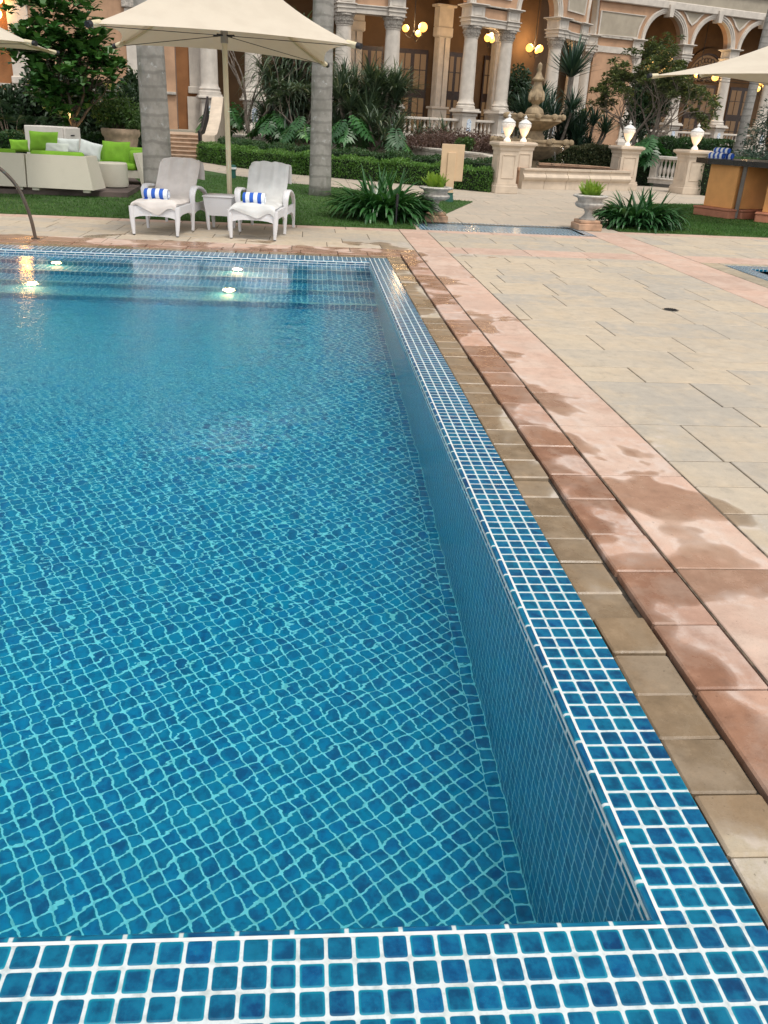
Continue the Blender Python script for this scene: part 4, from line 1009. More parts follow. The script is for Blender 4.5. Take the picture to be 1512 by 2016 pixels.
for x_, y_, Y_, l_ in ((18, 262, 22.6, 'small glowing garden uplight at the left picture edge, among dark leaves'), (143, 262, 21.1, 'small glowing garden uplight at the foot of the staked fiddle-leaf tree')):
    g_ = P(x_, y_, Y_); u_ = thing('garden_uplight', l_, 'garden light', (g_[0], Y_, 0), 0, 'small garden uplights'); q = MB(); q.lathe([(.05, 0), (.06, .12), (.065, .14)], 12); q.build('housing', M['cap_black'], u_); q = MB(); q.lathe([(.055, .135), (0, .14)], 12); q.build('lens', emis('uplight_glow', (1.0, .55, .18), 9) or M['uplight_glow'], u_)
    lp = bpy.data.lights.new('uplight', 'SPOT'); lp.energy = 25; lp.color = (1, .6, .25); lp.spot_size = R(80); lo = bpy.data.objects.new('uplight', lp); COL.objects.link(lo); lo.parent = u_; lo.location = (0, 0, .16); lo.rotation_euler = (R(170), 0, 0)
# potted shrub
simple('terracotta', (.50, .36, .25), .85, .15, 5, .3, 40, .006, stain=.4)
tp = P(240, 290, 22.4); TPz = ZP(tp[0], tp[1], 253)
pot = thing('terracotta_pot', 'big terracotta pot beside the wide palm trunk', 'plant pot', (tp[0], tp[1], 0))
k = TPz / 1.0
q = MB(); q.lathe([(.27, 0), (.30, .06), (.40, .62 * k), (.43, .74 * k), (.43, .78 * k), (.49, .86 * k), (.50, TPz - .03), (.48, TPz), (.42, TPz), (.40, TPz - .08), (0, TPz - .08)], 36); q.build('pot', M['terracotta'], pot, 40)
shrub('potted_shrub', 'bushy light green shrub growing in the big terracotta pot', (tp[0], tp[1], TPz - .1), (.80, .68, .55), M['leaf_pot'], 3600, 61, .11, asp=.4, lumps=16)

# planting bed behind the retaining wall
wl = [G(424, 260.5, .75), G(596, 271.5, .75), G(800, 286, .75), G(958, 302.5, .75)]
wl = [(p[0], p[1]) for p in wl]; wl.append((4.30, 21.0))
simple('wall_stone', (.60, .55, .47), .85, .12, 5, .3, 40, .005, stain=.45)
rw = thing('garden_wall', 'low stone garden wall with moulded coping behind the dark hedge', 'wall', (0, 0, 0))
q = MB(); qc = MB()
for a, b in zip(wl[:-1], wl[1:]):
    a, b = Vector((*a, 0)), Vector((*b, 0)); mid = (a + b) / 2; l = (b - a).length; rz = math.atan2(b.y - a.y, b.x - a.x)
    q.box((mid.x, mid.y + .1, .31), (l + .05, .2, .62), rz); qc.bbox((mid.x, mid.y + .1, .715), (l + .06, .34, .07), .012, rz); qc.bbox((mid.x, mid.y + .1, .655), (l + .05, .27, .05), .01, rz)
    for i in range(int(l / .22)): pp = a.lerp(b, (i + .5) / int(l / .22)); qc.box((pp.x, pp.y - .02, .60), (.1, .06, .06), rz)
q.build('wall', M['wall_stone'], rw); qc.build('coping', M['wall_stone'], rw)
bed = MB(); bed.poly([(wl[0][0] - .1, wl[0][1] + .25), (wl[1][0], wl[1][1] + .25), (wl[2][0], wl[2][1] + .25), (wl[3][0], wl[3][1] + .25), (5.4, 29.3), (14, 31), (30, 42), (36, 60), (-4.6, 48)], -.02, .66)
S(bed.build('planting_bed', M['soil']))
BZ = .66
def bare_tree(name, label, c, seed, h, depth, rad, spread, leaves_n, mat, lsz, grp=None, nb=3, split=(2, 3)):
    rr = random.Random(seed); H = thing(name, label, 'tree', c, 0, grp); q = MB(); tips = []
    for k in range(nb):
        a = k * 2 * PI / nb + rr.uniform(-.4, .4); limbs(q, Vector((0, 0, 0)), Vector((math.cos(a) * .55, math.sin(a) * .4, .8)).normalized(), h, rad, depth, rr, tips, spread, .2, split, .74, .2)
    q.build('trunk', M['branch_grey'], H, True); q = MB()
    for p, d in tips:
        if rr.random() > leaves_n[1]: continue
        for k in range(leaves_n[0]):
            a = rr.uniform(0, 2 * PI); e = rr.uniform(-.3, .9); dr = Vector((math.cos(a) * math.cos(e), math.sin(a) * math.cos(e), math.sin(e)))
            leaf(q, p + dr * .03, dr, Vector((0, 0, 1)), lsz * rr.uniform(.7, 1.3), lsz * .3, rr.random(), .2, .2)
    if q.v: q.build('crown', mat, H)
    return H
bare_tree('frangipani_tree', 'nearly leafless frangipani with thin grey branches behind the parasol pole', B(492, 292, 32.6, BZ), 71, 1.35, 4, .075, .5, (5, .10), M['leaf_grey'], .2)
bare_tree('frangipani_tree', 'leafy grey green frangipani beside the straight palm trunk', B(603, 268, 31.4, BZ), 75, .75, 3, .06, .8, (20, 1), M['leaf_grey'], .30, nb=4)
def pandan(name, label, c, seed, heads, ln, mat, grp=None, wd=.05, spread=1.0, hh=1.6, nb=60, thick=.05, droop=(.5, 1.5)):
    rr = random.Random(seed); H = thing(name, label, 'plant', c, 0, grp); q = MB(); s_ = MB()
    for k in range(heads):
        a = rr.uniform(0, 2 * PI); r = spread * math.sqrt(rr.random()); e = Vector((r * math.cos(a), r * .7 * math.sin(a), hh * rr.uniform(.15, 1.0) * (1 - .25 * r / max(.1, spread))))
        s_.tube([(e.x * .4, e.y * .4, 0), (e.x * .8, e.y * .8, e.z * .5), tuple(e)], [thick * 1.2, thick, thick], 8)
        for j in range(nb): blade(q, tuple(e + Vector((0, 0, rr.uniform(-.06, .1)))), rr.uniform(0, 2 * PI), ln * rr.uniform(.6, 1.15), wd * rr.uniform(.7, 1.2), rr.uniform(.05, 1.25), rr.uniform(*droop), rr.random(), 5)
    s_.build('stems', M['branch_grey'], H, True); q.build('fronds', mat, H); return H
GPN = 'spiky strap-leaved plants below the loggia'
pandan('screw_pine', 'tall drooping screw pine beyond the parasol canopy edge', B(575, 255, 33.5, BZ), 81, 20, 1.7, M['leaf_pandan'], GPN, .07, 1.5, 3.9, 64, .09, (1.4, 2.6))
pandan('screw_pine', 'large dense mass of grey green strap leaves beside the white column', B(715, 262, 30.5, BZ), 82, 48, 1.1, M['leaf_pandan'], GPN, .055, 1.45, 2.45, 66, .05, (.4, 1.4))
pandan('screw_pine', 'low strap-leaved plant at the foot of the balustrade by the red ground cover', B(835, 262, 31, BZ), 83, 7, .8, M['leaf_pandan'], GPN, .04, .8, .6, 45, .03)
pandan('screw_pine', 'lower grey green strap leaves between philodendron leaves near the wall', B(760, 275, 29, BZ), 84, 8, .8, M['leaf_pandan'], GPN, .045, .8, .9, 45, .03)
def philo(name, label, c, seed, n, h, sz, grp):
    rr = random.Random(seed); H = thing(name, label, 'plant', c, 0, grp); q = MB(); s_ = MB()
    for k in range(n):
        az = rr.uniform(0, 2 * PI); le = rr.uniform(.2, 1.1); d = Vector((math.sin(le) * math.cos(az), math.sin(le) * math.sin(az), math.cos(le))); e = d * h * rr.uniform(.55, 1)
        s_.tube([(0, 0, 0), (e.x * .35, e.y * .35, e.z * .6), tuple(e)], [.018, .014, .01], 5)
        out = Vector((math.cos(az) * .75, math.sin(az) * .75, -.55 - rr.uniform(0, .4))).normalized(); sd = Vector((-math.sin(az), math.cos(az), 0)); up = sd.cross(out); l = sz * rr.uniform(.7, 1.2); rn = rr.random()
        m_ = 8
        for s2 in (1, -1):
            for j in range(m_):
                u = j / (m_ - 1); w0 = .52 * math.sin(PI * (.18 + u * .74)) ** .8; dr = (sd * s2 + out * (-.35 + 1.2 * u) + up * (.25 - .5 * rr.random() * .5)).normalized()
                leaf(q, e + out * l * (u * .8 - .12), dr, up, l * w0, l * .135, min(1, rn * .7 + .3 * rr.random()), .12, .25)
        leaf(q, e + out * l * .5, out, up, l * .5, l * .16, rn, .12, .2); leaf(q, e - out * l * .12, out, up, l * .8, l * .17, rn, .1, .05)
    s_.build('stems', M['leaf_philo'], H); q.build('leaves', M['leaf_philo'], H); return H
GPH = 'philodendrons with big cut leaves'
philo('philodendron', 'cut-leaved philodendron beside the slanted stair wall', B(448, 255, 34.2, BZ), 91, 26, 1.25, .75, GPH)
philo('philodendron', 'cut-leaved philodendron between the parasol pole and the leafy frangipani', B(540, 262, 31.8, BZ), 92, 22, 1.0, .75, GPH)
philo('philodendron', 'bright cut-leaved philodendron beside the straight palm trunk, below the leafy frangipani', B(597, 268, 30.6, BZ), 93, 14, .85, .65, GPH)
philo('philodendron', 'cut-leaved philodendron low in front of the large mass of grey green strap leaves', B(685, 272, 28.8, BZ), 94, 20, 1.0, .75, GPH)
philo('philodendron', 'single cut-leaved philodendron next to the red ground cover', B(775, 282, 28.4, BZ), 95, 7, .7, .65, GPH)
philo('philodendron', 'cut-leaved philodendron behind the lamp pedestal beside the stone stair railing', B(1285, 300, 25.8, .5), 96, 26, 1.0, .7, GPH)
shrub('red_ground_cover', 'low purple red ground cover under the balustrade', B(880, 285, 29.5, BZ), (2.1, 1.5, .42), M['leaf_red'], 6500, 101, .085, lumps=34, stem=False)
shrub('red_ground_cover', 'small purple red ground cover beside the front lamp pedestal', B(968, 297, 26.5, BZ), (.55, .8, .42), M['leaf_red'], 1800, 102, .08, lumps=12, stem=False)
shrub('small_bush', 'small bright green bush at the foot of the pedestal with the blue tile', B(915, 292, 27.5, BZ), (.35, .35, .32), M['leaf_pot'], 700, 103, .10, lumps=6)
# behind and right of the fountain
pandan('yucca', 'tall yucca with a fan of stiff pointed leaves behind the fountain', B(1110, 262, 31.5, .5), 111, 1, 1.35, M['leaf_yucca'], None, .08, .02, 3.0, 120, .10, (.0, .35))
pandan('yucca', 'dark yucca heads below the tall yucca, beside the fountain bowl', B(1070, 272, 30.5, .5), 112, 20, .95, M['leaf_yucca'], None, .06, 1.15, 2.3, 60, .05, (.2, 1.0))
pandan('yucca', 'dark yucca clump between the tall yucca and the large bushy frangipani', B(1140, 272, 31, .5), 113, 18, .85, M['leaf_yucca'], None, .05, 1.0, 1.7, 55, .05, (.2, 1.0))
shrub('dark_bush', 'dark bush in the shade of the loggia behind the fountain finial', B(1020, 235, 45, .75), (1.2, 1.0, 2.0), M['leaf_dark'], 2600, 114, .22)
bare_tree('frangipani_tree', 'large bushy frangipani with olive leaves above the lamp pedestals', B(1258, 292, 27.5, .5), 122, 1.06, 5, .07, .74, (17, .98), M['leaf_plum'], .15, nb=7)
shrub('dark_bush', 'dark green bush against the arcade behind the bushy frangipani', B(1268, 270, 40, .5), (1.3, 1.0, 2.7), M['leaf_dark'], 4200, 116, .22)
hedge('garden_hedge', 'brownish clipped hedge behind the fountain basin', [tuple(P(1075, 300, 28.4)[:2]), tuple(P(1250, 300, 28.4)[:2])], .9, 1.0, M['hedge_brown'], 13000, 7, None, .075, base=0.0)
hedge('garden_hedge', 'green hedge behind the stone stair railing', [tuple(P(1300, 290, 30)[:2]), tuple(P(1415, 290, 31)[:2])], 1.0, 1.35, M['hedge_back'], 9000, 8, None, .085)
hedge('garden_hedge', 'dark hedge between the outer lamp pedestal and the kiosk', [tuple(P(1388, 380, 22.6)[:2]), tuple(P(1450, 380, 22.8)[:2])], .8, .95, M['hedge_back'], 6000, 9, None, .06)
hedge('garden_hedge', 'dark hedge in the gap between the inner lamp pedestal and the stone stair railing', [tuple(P(1258, 368, 26.0)[:2]), tuple(P(1266, 368, 26.4)[:2])], .5, 1.0, M['hedge_back'], 3500, 10, None, .065)
shrub('feathery_shrub', 'tall feathery shrub above the kiosk at the picture edge', B(1515, 310, 27, 0), (1.1, 1.0, 1.75), M['leaf_yucca'], 4500, 118, .16, asp=.2)
shrub('feathery_shrub', 'low feathery shrub behind the towels on the kiosk', B(1470, 312, 26, 0), (1.3, .8, .8), M['leaf_yucca'], 2600, 119, .13, asp=.2)

# ================================================================== FOUNTAIN, LAMP PEDESTALS, RAILING
simple('fountain_stone', (0.310, 0.232, 0.139), .75, .22, 6, .5, 40, .006, col2=(0.194, 0.143, 0.085), stain=.55)
simple('cream_stone', (0.588, 0.491, 0.386), .7, .07, 3, .2, 50, .003, stain=.15)
simple('lamp_white', (0.689, 0.689, 0.672), .35, .03, 8, .05)
emis('lamp_glow', (1.0, .58, .25), .42, (.75, .7, .62))
emis('lamp_glow_pale', (1.0, .80, .62), .12, (.72, .70, .67))
def pedestal(name, label, c, rz, top_z, w_, grp):
    H = thing(name, label, 'pedestal', (c[0], c[1], 0), rz, grp); q = MB(); h = top_z
    q.bbox((0, 0, .09), (w_ * 1.12, w_ * 1.12, .18), .01); q.box((0, 0, .205), (w_ * 1.06, w_ * 1.06, .05)); q.build('base', M['cream_stone'], H)
    q = MB(); q.box((0, 0, (h - .2 + .23) / 2), (w_ * .94, w_ * .94, h - .2 - .23), taper=.97)
    for a in range(4):
        cx_, sy_ = math.cos(a * PI / 2), math.sin(a * PI / 2)
        for (u, z, du, dz) in ((0, h - .30, w_ * .62, .014), (0, .36, w_ * .62, .014), (-w_ * .31, (h + .06) / 2, .014, h - .66), (w_ * .31, (h + .06) / 2, .014, h - .66)):
            r = w_ * .465; q.box((cx_ * r - sy_ * u, sy_ * r + cx_ * u, z), (.03 if abs(cx_) > .5 else du, du if abs(cx_) > .5 else .03, dz))
    q.build('shaft', M['cream_stone'], H)
    q = MB(); q.box((0, 0, h - .17), (w_ * 1.0, w_ * 1.0, .06)); q.box((0, 0, h - .115), (w_ * 1.0, w_ * 1.0, .05), taper=1.16); q.bbox((0, 0, h - .055), (w_ * 1.26, w_ * 1.26, .07), .012); q.box((0, 0, h - .01), (w_ * 1.10, w_ * 1.10, .02)); q.build('cap', M['cream_stone'], H)
    return H
def urn_lamp(label, c, z, s, grp, bright=True):
    H = thing('urn_lamp', label, 'lamp', (c[0], c[1], z), R(20), grp)
    q = MB(); q.lathe([(.13 * s, 0), (.13 * s, .05 * s), (.10 * s, .09 * s), (.06 * s, .14 * s), (.075 * s, .19 * s)], 8); q.build('foot', M['lamp_glow_pale'], H)
    q = MB(); q.lathe([(.075 * s, .19 * s), (.13 * s, .28 * s), (.17 * s, .37 * s), (.20 * s, .46 * s)], 24, fn=lambda r, z_, a: r * (1 + .04 * abs(math.sin(a * 6)))); q.build('lower_bowl', M['lamp_glow'], H, True)
    q = MB(); q.lathe([(.20 * s, .46 * s), (.225 * s, .52 * s), (.235 * s, .60 * s), (.21 * s, .63 * s)], 24, fn=lambda r, z_, a: r * (1 + .05 * abs(math.sin(a * 4)))); 
    for k in range(8):
        a = k * PI / 4; q.lathe([(.0, -.05 * s), (.04 * s, -.02 * s), (.05 * s, .02 * s), (0, .06 * s)], 8, (math.cos(a) * .20 * s, math.sin(a) * .20 * s, .53 * s))
    q.build('upper_bowl', M['lamp_glow_pale'], H, True)
    q = MB(); q.lathe([(.245 * s, .63 * s), (.25 * s, .66 * s), (.225 * s, .68 * s), (.11 * s, .77 * s), (.05 * s, .79 * s), (.035 * s, .81 * s), (.065 * s, .85 * s), (.055 * s, .885 * s), (.025 * s, .90 * s), (.012 * s, .955 * s), (0, .96 * s)], 10); q.build('lid', M['lamp_white'], H, 25)
    pl_ = bpy.data.lights.new('lamp_light', 'POINT'); pl_.energy = 1.5; pl_.color = (1, .62, .3); pl_.shadow_soft_size = .1; lo = bpy.data.objects.new('lamp_light', pl_); COL.objects.link(lo); lo.parent = H; lo.location = (0, -.28 * s, .22 * s)
GPD, GLP = 'cream stone pedestals carrying urn lamps', 'white urn lamps glowing on stone pedestals'
peds = [((992, 381), 278.5, .52, 'front pedestal with an urn lamp at the end of the green hedges', (995, 222, 'glowing white urn lamp on the pedestal at the end of the hedges')),
        ((1024, 370), 279, .48, 'rear pedestal with an urn lamp, touching the fountain wall next to the hedge end', (1018, 226, 'glowing white urn lamp just behind another one, in front of the fountain bowl')),
        ((1228, 374), 287, .60, 'pedestal with an urn lamp at the kiosk end of the fountain wall', (1239, 237, 'glowing white urn lamp in front of the bushy frangipani')),
        ((1360, 383), 295, .64, 'pedestal with an urn lamp between the stone railing and the kiosk', (1382, 242, 'glowing white urn lamp nearest to the rolled towels on the kiosk'))]
for (bx, by), ty, w_, lab, (lx, ly, ll) in peds:
    g_ = G(bx, by); c = (g_[0], g_[1] + w_ * .5); tz = ZP(c[0], c[1], ty); pedestal('lamp_pedestal', lab, c, R(10), tz, w_, GPD)
    lz = ZP(c[0], c[1], ly); urn_lamp(ll, c, tz, (lz - tz) / .96, GLP)
# fountain
fx = P(1040, 330, 24.3); FN = thing('stone_fountain', 'tiered stone fountain with two bowls and a leafy urn top', 'fountain', (fx[0], 24.3, 0))
zf = lambda y: ZP(fx[0], 24.3, y)
zb1, zb2, ztop = zf(277), zf(229), zf(122)
scal = lambda n_, amp: (lambda r, z, a: r * (1 + amp * abs(math.sin(a * n_ / 2))))
q = MB(); q.lathe([(.42, 0), (.42, .35), (.36, .42), (.30, .5), (.27, zb1 - .42), (.34, zb1 - .34)], 28); q.build('stem', M['fountain_stone'], FN, 40)
def bowl(name, zr, r, dep, nb):
    q = MB(); q.lathe([(r * .30, zr - dep), (r * .55, zr - dep * .82), (r * .85, zr - dep * .45), (r * .99, zr - .12), (r * 1.0, zr - .05), (r * 1.03, zr - .02), (r * 1.03, zr + .03), (r * .96, zr + .04), (r * .9, zr - .03), (r * .4, zr - dep * .3), (0, zr - dep * .35)], 56, fn=lambda rr_, z, a: rr_ * (1 + (.03 * abs(math.sin(a * 12)) if z < zr - .1 else 0)))
    for k in range(nb):
        a = k * 2 * PI / nb + .2; q.lathe([(0, -.10), (.075, -.06), (.095, 0), (.075, .055), (0, .085)], 10, (math.cos(a) * r * 1.03, math.sin(a) * r * 1.03, zr))
    return q.build(name, M['fountain_stone'], FN, 40)
bowl('lower_bowl', zb1, 1.10, .52, 12)
q = MB(); q.lathe([(.36, zb1 - .2), (.36, zb1 + .12), (.30, zb1 + .2), (.26, zb1 + .32), (.30, zb2 - .42), (.24, zb2 - .34)], 28); q.build('middle_stem', M['fountain_stone'], FN, 40)
bowl('upper_bowl', zb2, .80, .40, 10)
q = MB(); H_ = ztop - zb2
q.lathe([(.30, zb2 - .05), (.33, zb2 + .06 * H_), (.27, zb2 + .14 * H_), (.13, zb2 + .19 * H_), (.11, zb2 + .22 * H_), (.16, zb2 + .25 * H_), (.24, zb2 + .31 * H_), (.27, zb2 + .36 * H_), (.23, zb2 + .44 * H_), (.15, zb2 + .56 * H_), (.13, zb2 + .64 * H_), (.20, zb2 + .665 * H_), (.21, zb2 + .69 * H_), (.13, zb2 + .74 * H_), (.075, zb2 + .81 * H_), (.065, zb2 + .84 * H_), (.085, zb2 + .88 * H_), (.075, zb2 + .96 * H_), (0, ztop)], 32, fn=lambda r, z, a: r * (1 + .06 * abs(math.sin(a * 4)) * (1 if zb2 + .24 * H_ < z < zb2 + .6 * H_ else .2)))
for k in range(6):
    a = k * PI / 3 + .3; q.lathe([(0, -.16), (.07, -.10), (.08, 0), (.05, .1), (0, .16)], 10, (math.cos(a) * .25, math.sin(a) * .25, zb2 + .37 * H_))
fin_ = q.build('finial', M['fountain_stone'], FN, 40); fin_.scale = (.80, .80, 1)
def fall_mat():
    t = NT('falling_water'); g = t.n('ShaderNodeBsdfGlass', {'IOR': 1.33, 'Roughness': .15}); tr = t.n('ShaderNodeBsdfTransparent'); mx = t.n('ShaderNodeMixShader'); t.set(mx.inputs[0], t.step(t.noise(t.vmath('MULTIPLY', t.obj(), (14, 14, 1.5)), 2, 3), .5, .62, .0, .6)); t.t.links.new(tr.outputs[0], mx.inputs[1]); t.t.links.new(g.outputs[0], mx.inputs[2]); t.t.links.new(mx.outputs[0], t.out.inputs[0]); M['falling_water'] = t.m
fall_mat()
q = MB()
for a in (-.9, -1.2, -.5, -1.6): q.grid(lambda u, v, a=a: ((1.12 + .10 * v) * math.cos(a + (u - .5) * .14), (1.12 + .10 * v) * math.sin(a + (u - .5) * .14), zb1 - .05 - (zb1 - .45) * v), 4, 8)
q.build('water_streams', M['falling_water'], FN, 'all')
# basin wall
bw_ = thing('fountain_basin', 'low cream stone basin wall with rounded moulding around the fountain', 'basin', (0, 0, 0))
A_, B_ = G(1026, 372), G(1236, 376); A_[1] += .0
def wallstrip(mb, pts, prof, closed=False):
    n = len(pts); vs = []
    for i, p in enumerate(pts):
        a = Vector(pts[max(i - 1, 0)]); b = Vector(pts[min(i + 1, n - 1)]); d = (b - a).normalized(); nn = Vector((d.y, -d.x))
        for (o, z) in prof: vs.append((p[0] + nn.x * o, p[1] + nn.y * o, z))
    k = len(prof); fs = []
    for i in range(n - 1):
        for j in range(k): fs.append((i * k + j, (i + 1) * k + j, (i + 1) * k + (j + 1) % k, i * k + (j + 1) % k))
    fs.append(tuple(range(k - 1, -1, -1))); fs.append(tuple(range((n - 1) * k, n * k)))
    mb.add(vs, fs)
HB = ZP((A_[0] + B_[0]) / 2, (A_[1] + B_[1]) / 2, 334)
profw = [(-.22, 0), (0, 0), (0, .20), (.035, .225), (.075, .27), (.085, .31), (.06, .36), (.01, .39), (.0, HB - .06), (.05, HB - .05), (.055, HB), (-.22, HB)]
line = [(A_[0] + (B_[0] - A_[0]) * i / 10, A_[1] + (B_[1] - A_[1]) * i / 10) for i in range(11)]
q = MB(); gap_ = .006
for i in range(0, 10, 2):
    a, b = Vector(line[i]), Vector(line[min(i + 2, 10)]); d = (b - a).normalized() * gap_; wallstrip(q, [tuple(a + d), tuple((a + b) / 2), tuple(b - d)], profw)
q.build('front_wall', M['cream_stone'], bw_, 30)
q = MB(); cxm, cym = (A_[0] + B_[0]) / 2 - .2, 24.4
arc = [(B_[0] - .1 + 0 * t_, B_[1] + .2) for t_ in (0,)] + [(cxm + 1.95 * math.cos(t_), cym + 1.5 * math.sin(t_)) for t_ in np.linspace(-.5, PI + .5, 24)] + [(A_[0] + .1, A_[1] + .2)]
wallstrip(q, arc, [(-.12, 0), (.16, 0), (.16, HB - .08), (.2, HB - .06), (.2, HB), (-.16, HB), (-.16, HB - .06), (-.12, HB - .08)]); q.build('rear_wall', M['urn_plinth'], bw_, 30)
simple('dark_water_floor', (.03, .035, .04), .6, .1, 4)
q = MB(); q.poly([(A_[0] + .1, A_[1] + .25)] + [(B_[0] - .1, B_[1] + .25)] + [(cxm + 1.9 * math.cos(t_), cym + 1.45 * math.sin(t_)) for t_ in np.linspace(-.3, PI + .3, 20)], .005, HB - .14)
t = NT('basin_water'); t.bsdf((.02, .028, .035), .06, t.bump(t.noise(t.pos(), 14, 3), .6, .01)); M['basin_water'] = t.m
q.build('water', M['basin_water'], bw_)
# stone railing of the side stair
simple('rail_stone', (.55, .51, .46), .85, .12, 5, .3, 40, .004, stain=.35)
balp = [(.055, 0), (.055, .04), (.03, .06), (.055, .17), (.058, .22), (.03, .33), (.022, .40), (.035, .43), (.05, .45), (.05, .48)]
r0, r1 = G(1277, 366), G(1345, 372); rl_ = thing('stone_railing', 'short stone railing with balusters between the two lamp pedestals near the kiosk', 'railing', (r0[0], r0[1], 0), math.atan2(r1[1] - r0[1], r1[0] - r0[0]))
LR = math.hypot(r1[0] - r0[0], r1[1] - r0[1]) + .3; zt_ = ZP(r0[0], r0[1], 306); zb_ = ZP(r0[0], r0[1], 349)
q = MB(); q.box((LR / 2, 0, zb_ / 2 + .05), (LR, .3, zb_ - .1)); q.bbox((LR / 2, 0, zb_ - .02), (LR + .04, .36, .05), .01); q.build('plinth', M['rail_stone'], rl_)
q = MB(); q.bbox((LR / 2, 0, zt_ - .05), (LR, .26, .10), .015); q.build('top_rail', M['rail_stone'], rl_)
q = MB(); q.box((.10, 0, (zb_ + zt_) / 2), (.2, .24, zt_ - zb_)); q.build('end_post', M['rail_stone'], rl_)
nb_ = 9; ks = (zt_ - .1 - zb_) / .48
q = MB(); q.lathe([(r, z * ks) for r, z in balp], 12); b0 = q.build('baluster', M['rail_stone'], rl_, True); b0.location = (.30, 0, zb_)
for i in range(1, nb_):
    b_ = b0.copy(); COL.objects.link(b_); b_.parent = rl_; b_.location = (.30 + i * (LR - .38) / (nb_ - 1), 0, zb_)
q = MB(); q.tube([(1.25, -.35, .02), (LR + .25, -.3, .72)], .025, 8); q.build('handrail', M['cap_black'], rl_, True)

# ================================================================== KIOSK
simple('kiosk_orange', (.74, .365, .125), .75, .08, 2, .15, 60, .003)
simple('kiosk_red', (.42, .17, .10), .75, .12, 4, .25, 50, .004)
simple('counter_black', (.022, .02, .018), .25, .2, 6)
simple('post_grey', (.16, .14, .125), .45, .08, 6, .05)
KI = thing('kiosk_counter', 'orange kiosk counter with black top and red plinths on the lawn', 'kiosk', (0, 0, 0))
ka, kb = G(1372, 425), G(1443, 433); kc = P(1500, 430, 16.3); kd = G(1475, 438)
def facade(name, a, b, depth, z1, lean, pl_over, pz):
    a, b = Vector((a[0], a[1], 0)), Vector((b[0], b[1], 0)); d = b - a; L = d.length; rz = math.atan2(d.y, d.x); mid = (a + b) / 2; nn = Vector((-d.y, d.x, 0)).normalized()
    c = mid + nn * depth / 2
    q = MB(); q.bbox((c.x, c.y, (z1 + pz) / 2), (L, depth, z1 - pz), .01, rz); o = q.build('panel', M['kiosk_orange'], KI)
    q = MB(); cc_ = mid + nn * (depth - pl_over) / 2; q.bbox((cc_.x, cc_.y, pz * .40 + .006), (L + pl_over * 1.2, depth + pl_over, pz * .8), .02, rz); q.bbox((cc_.x, cc_.y, pz * .9), (L + pl_over * 1.35, depth + pl_over * 1.15, pz * .22), .012, rz); q.build('plinth', M['kiosk_red'], KI)
ctz = ZP(ka[0] + .3, ka[1] + .3, 312)
facade('panel', (ka[0] + .14, ka[1] + .12), (kb[0] - .06, kb[1] + .06), .5, ctz - .08, 0, .16, .20)
facade('panel', (kb[0] + .14, kb[1] + .10), (kb[0] + 1.1, kb[1] + .45), .5, ctz - .09, 0, .16, .20)
facade('panel', (kd[0] + .22, kd[1] + .02), (kd[0] + 1.4, kd[1] - .75), .5, ctz - .085, 0, .16, .20)
q = MB(); q.bbox((kb[0] + .04, kb[1] + .02, ctz / 2 - .02), (.075, .07, ctz - .1), .006, R(-20)); q.box((kb[0] + .04, kb[1] + .02, .012), (.2, .16, .012), R(-20)); q.build('post', M['post_grey'], KI)
q = MB(); q.poly([(ka[0] + .02, ka[1] + .02), (kb[0] + .0, kb[1] - .22), (kd[0] + .2, kd[1] - .28), (kd[0] + 1.8, kd[1] - 1.2), (kd[0] + 3, kd[1] + 1.5), (kb[0] + 1, kb[1] + 1.6), (ka[0] + .1, ka[1] + .75)], ctz - .10, ctz); q.build('counter_top', M['counter_black'], KI)
tw = P(1413, 311, ka[1] + .35); GT2 = 'rolled towels stacked on the kiosk counter'
rolled_towel((tw[0] - .02, tw[1] + .02, ctz), R(-62), 'striped towel roll at the bottom of the kiosk stack, facing the lamp pedestal', GT2, L=.34, r=.062, seed=11)
rolled_towel((tw[0] + .15, tw[1] - .01, ctz), R(-60), 'striped towel roll at the bottom of the kiosk stack, away from the lamp pedestal', GT2, L=.34, r=.062, seed=12)
rolled_towel((tw[0] + .065, tw[1] + .0, ctz + .10), R(-61), 'striped towel roll on top of the kiosk stack', GT2, L=.34, r=.06, seed=13)

# ================================================================== HOTEL
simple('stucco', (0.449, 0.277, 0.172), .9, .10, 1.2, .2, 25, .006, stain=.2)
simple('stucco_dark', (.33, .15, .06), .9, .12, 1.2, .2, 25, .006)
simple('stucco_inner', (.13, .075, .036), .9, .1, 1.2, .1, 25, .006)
simple('white_stone', (0.563, 0.515, 0.453), .8, .07, 2.5, .3, 30, .005, stain=.18)
simple('grey_stone', (.43, .40, .35), .85, .15, 3, .4, 30, .006, stain=.5)
simple('panel_beige', (0.370, 0.326, 0.255), .85, .07, 1.5, .25, 40, .004)
simple('capital_stone', (.46, .42, .37), .85, .2, 14, .9, 18, .03, stain=.5)
simple('dark_wood', (.035, .016, .009), .35, .2, 6)
emis('warm_pane', (1.0, .55, .22), .055, (.12, .075, .04))
emis('bright_pane', (1.0, .55, .16), .85, (.4, .28, .12))
emis('globe', (1.0, .45, .075), 1.9, (.9, .7, .4))
def bluetile_mat():
    t = NT('blue_tile'); o = t.obj(); v = t.n('ShaderNodeTexVoronoi', {'Scale': 14.0}); t.set(v.inputs['Vector'], o); n = t.noise(o, 22, 2)
    c = t.mix(t.step(t.math('ADD', v.outputs[0], t.math('MULTIPLY', n, .5)), .45, .62), (.05, .12, .34), (.55, .62, .68)); t.bsdf(c, .35); M['blue_tile'] = t.m
bluetile_mat()
ZP0, ZPT, ZC0, ZC1, ZSP, ZTOP = .66, 2.28, 5.46, 5.95, 6.85, 11.0
HT = thing('hotel_building', 'orange hotel with white clustered columns, arches and lit loggias', 'building', (0, 0, 0))
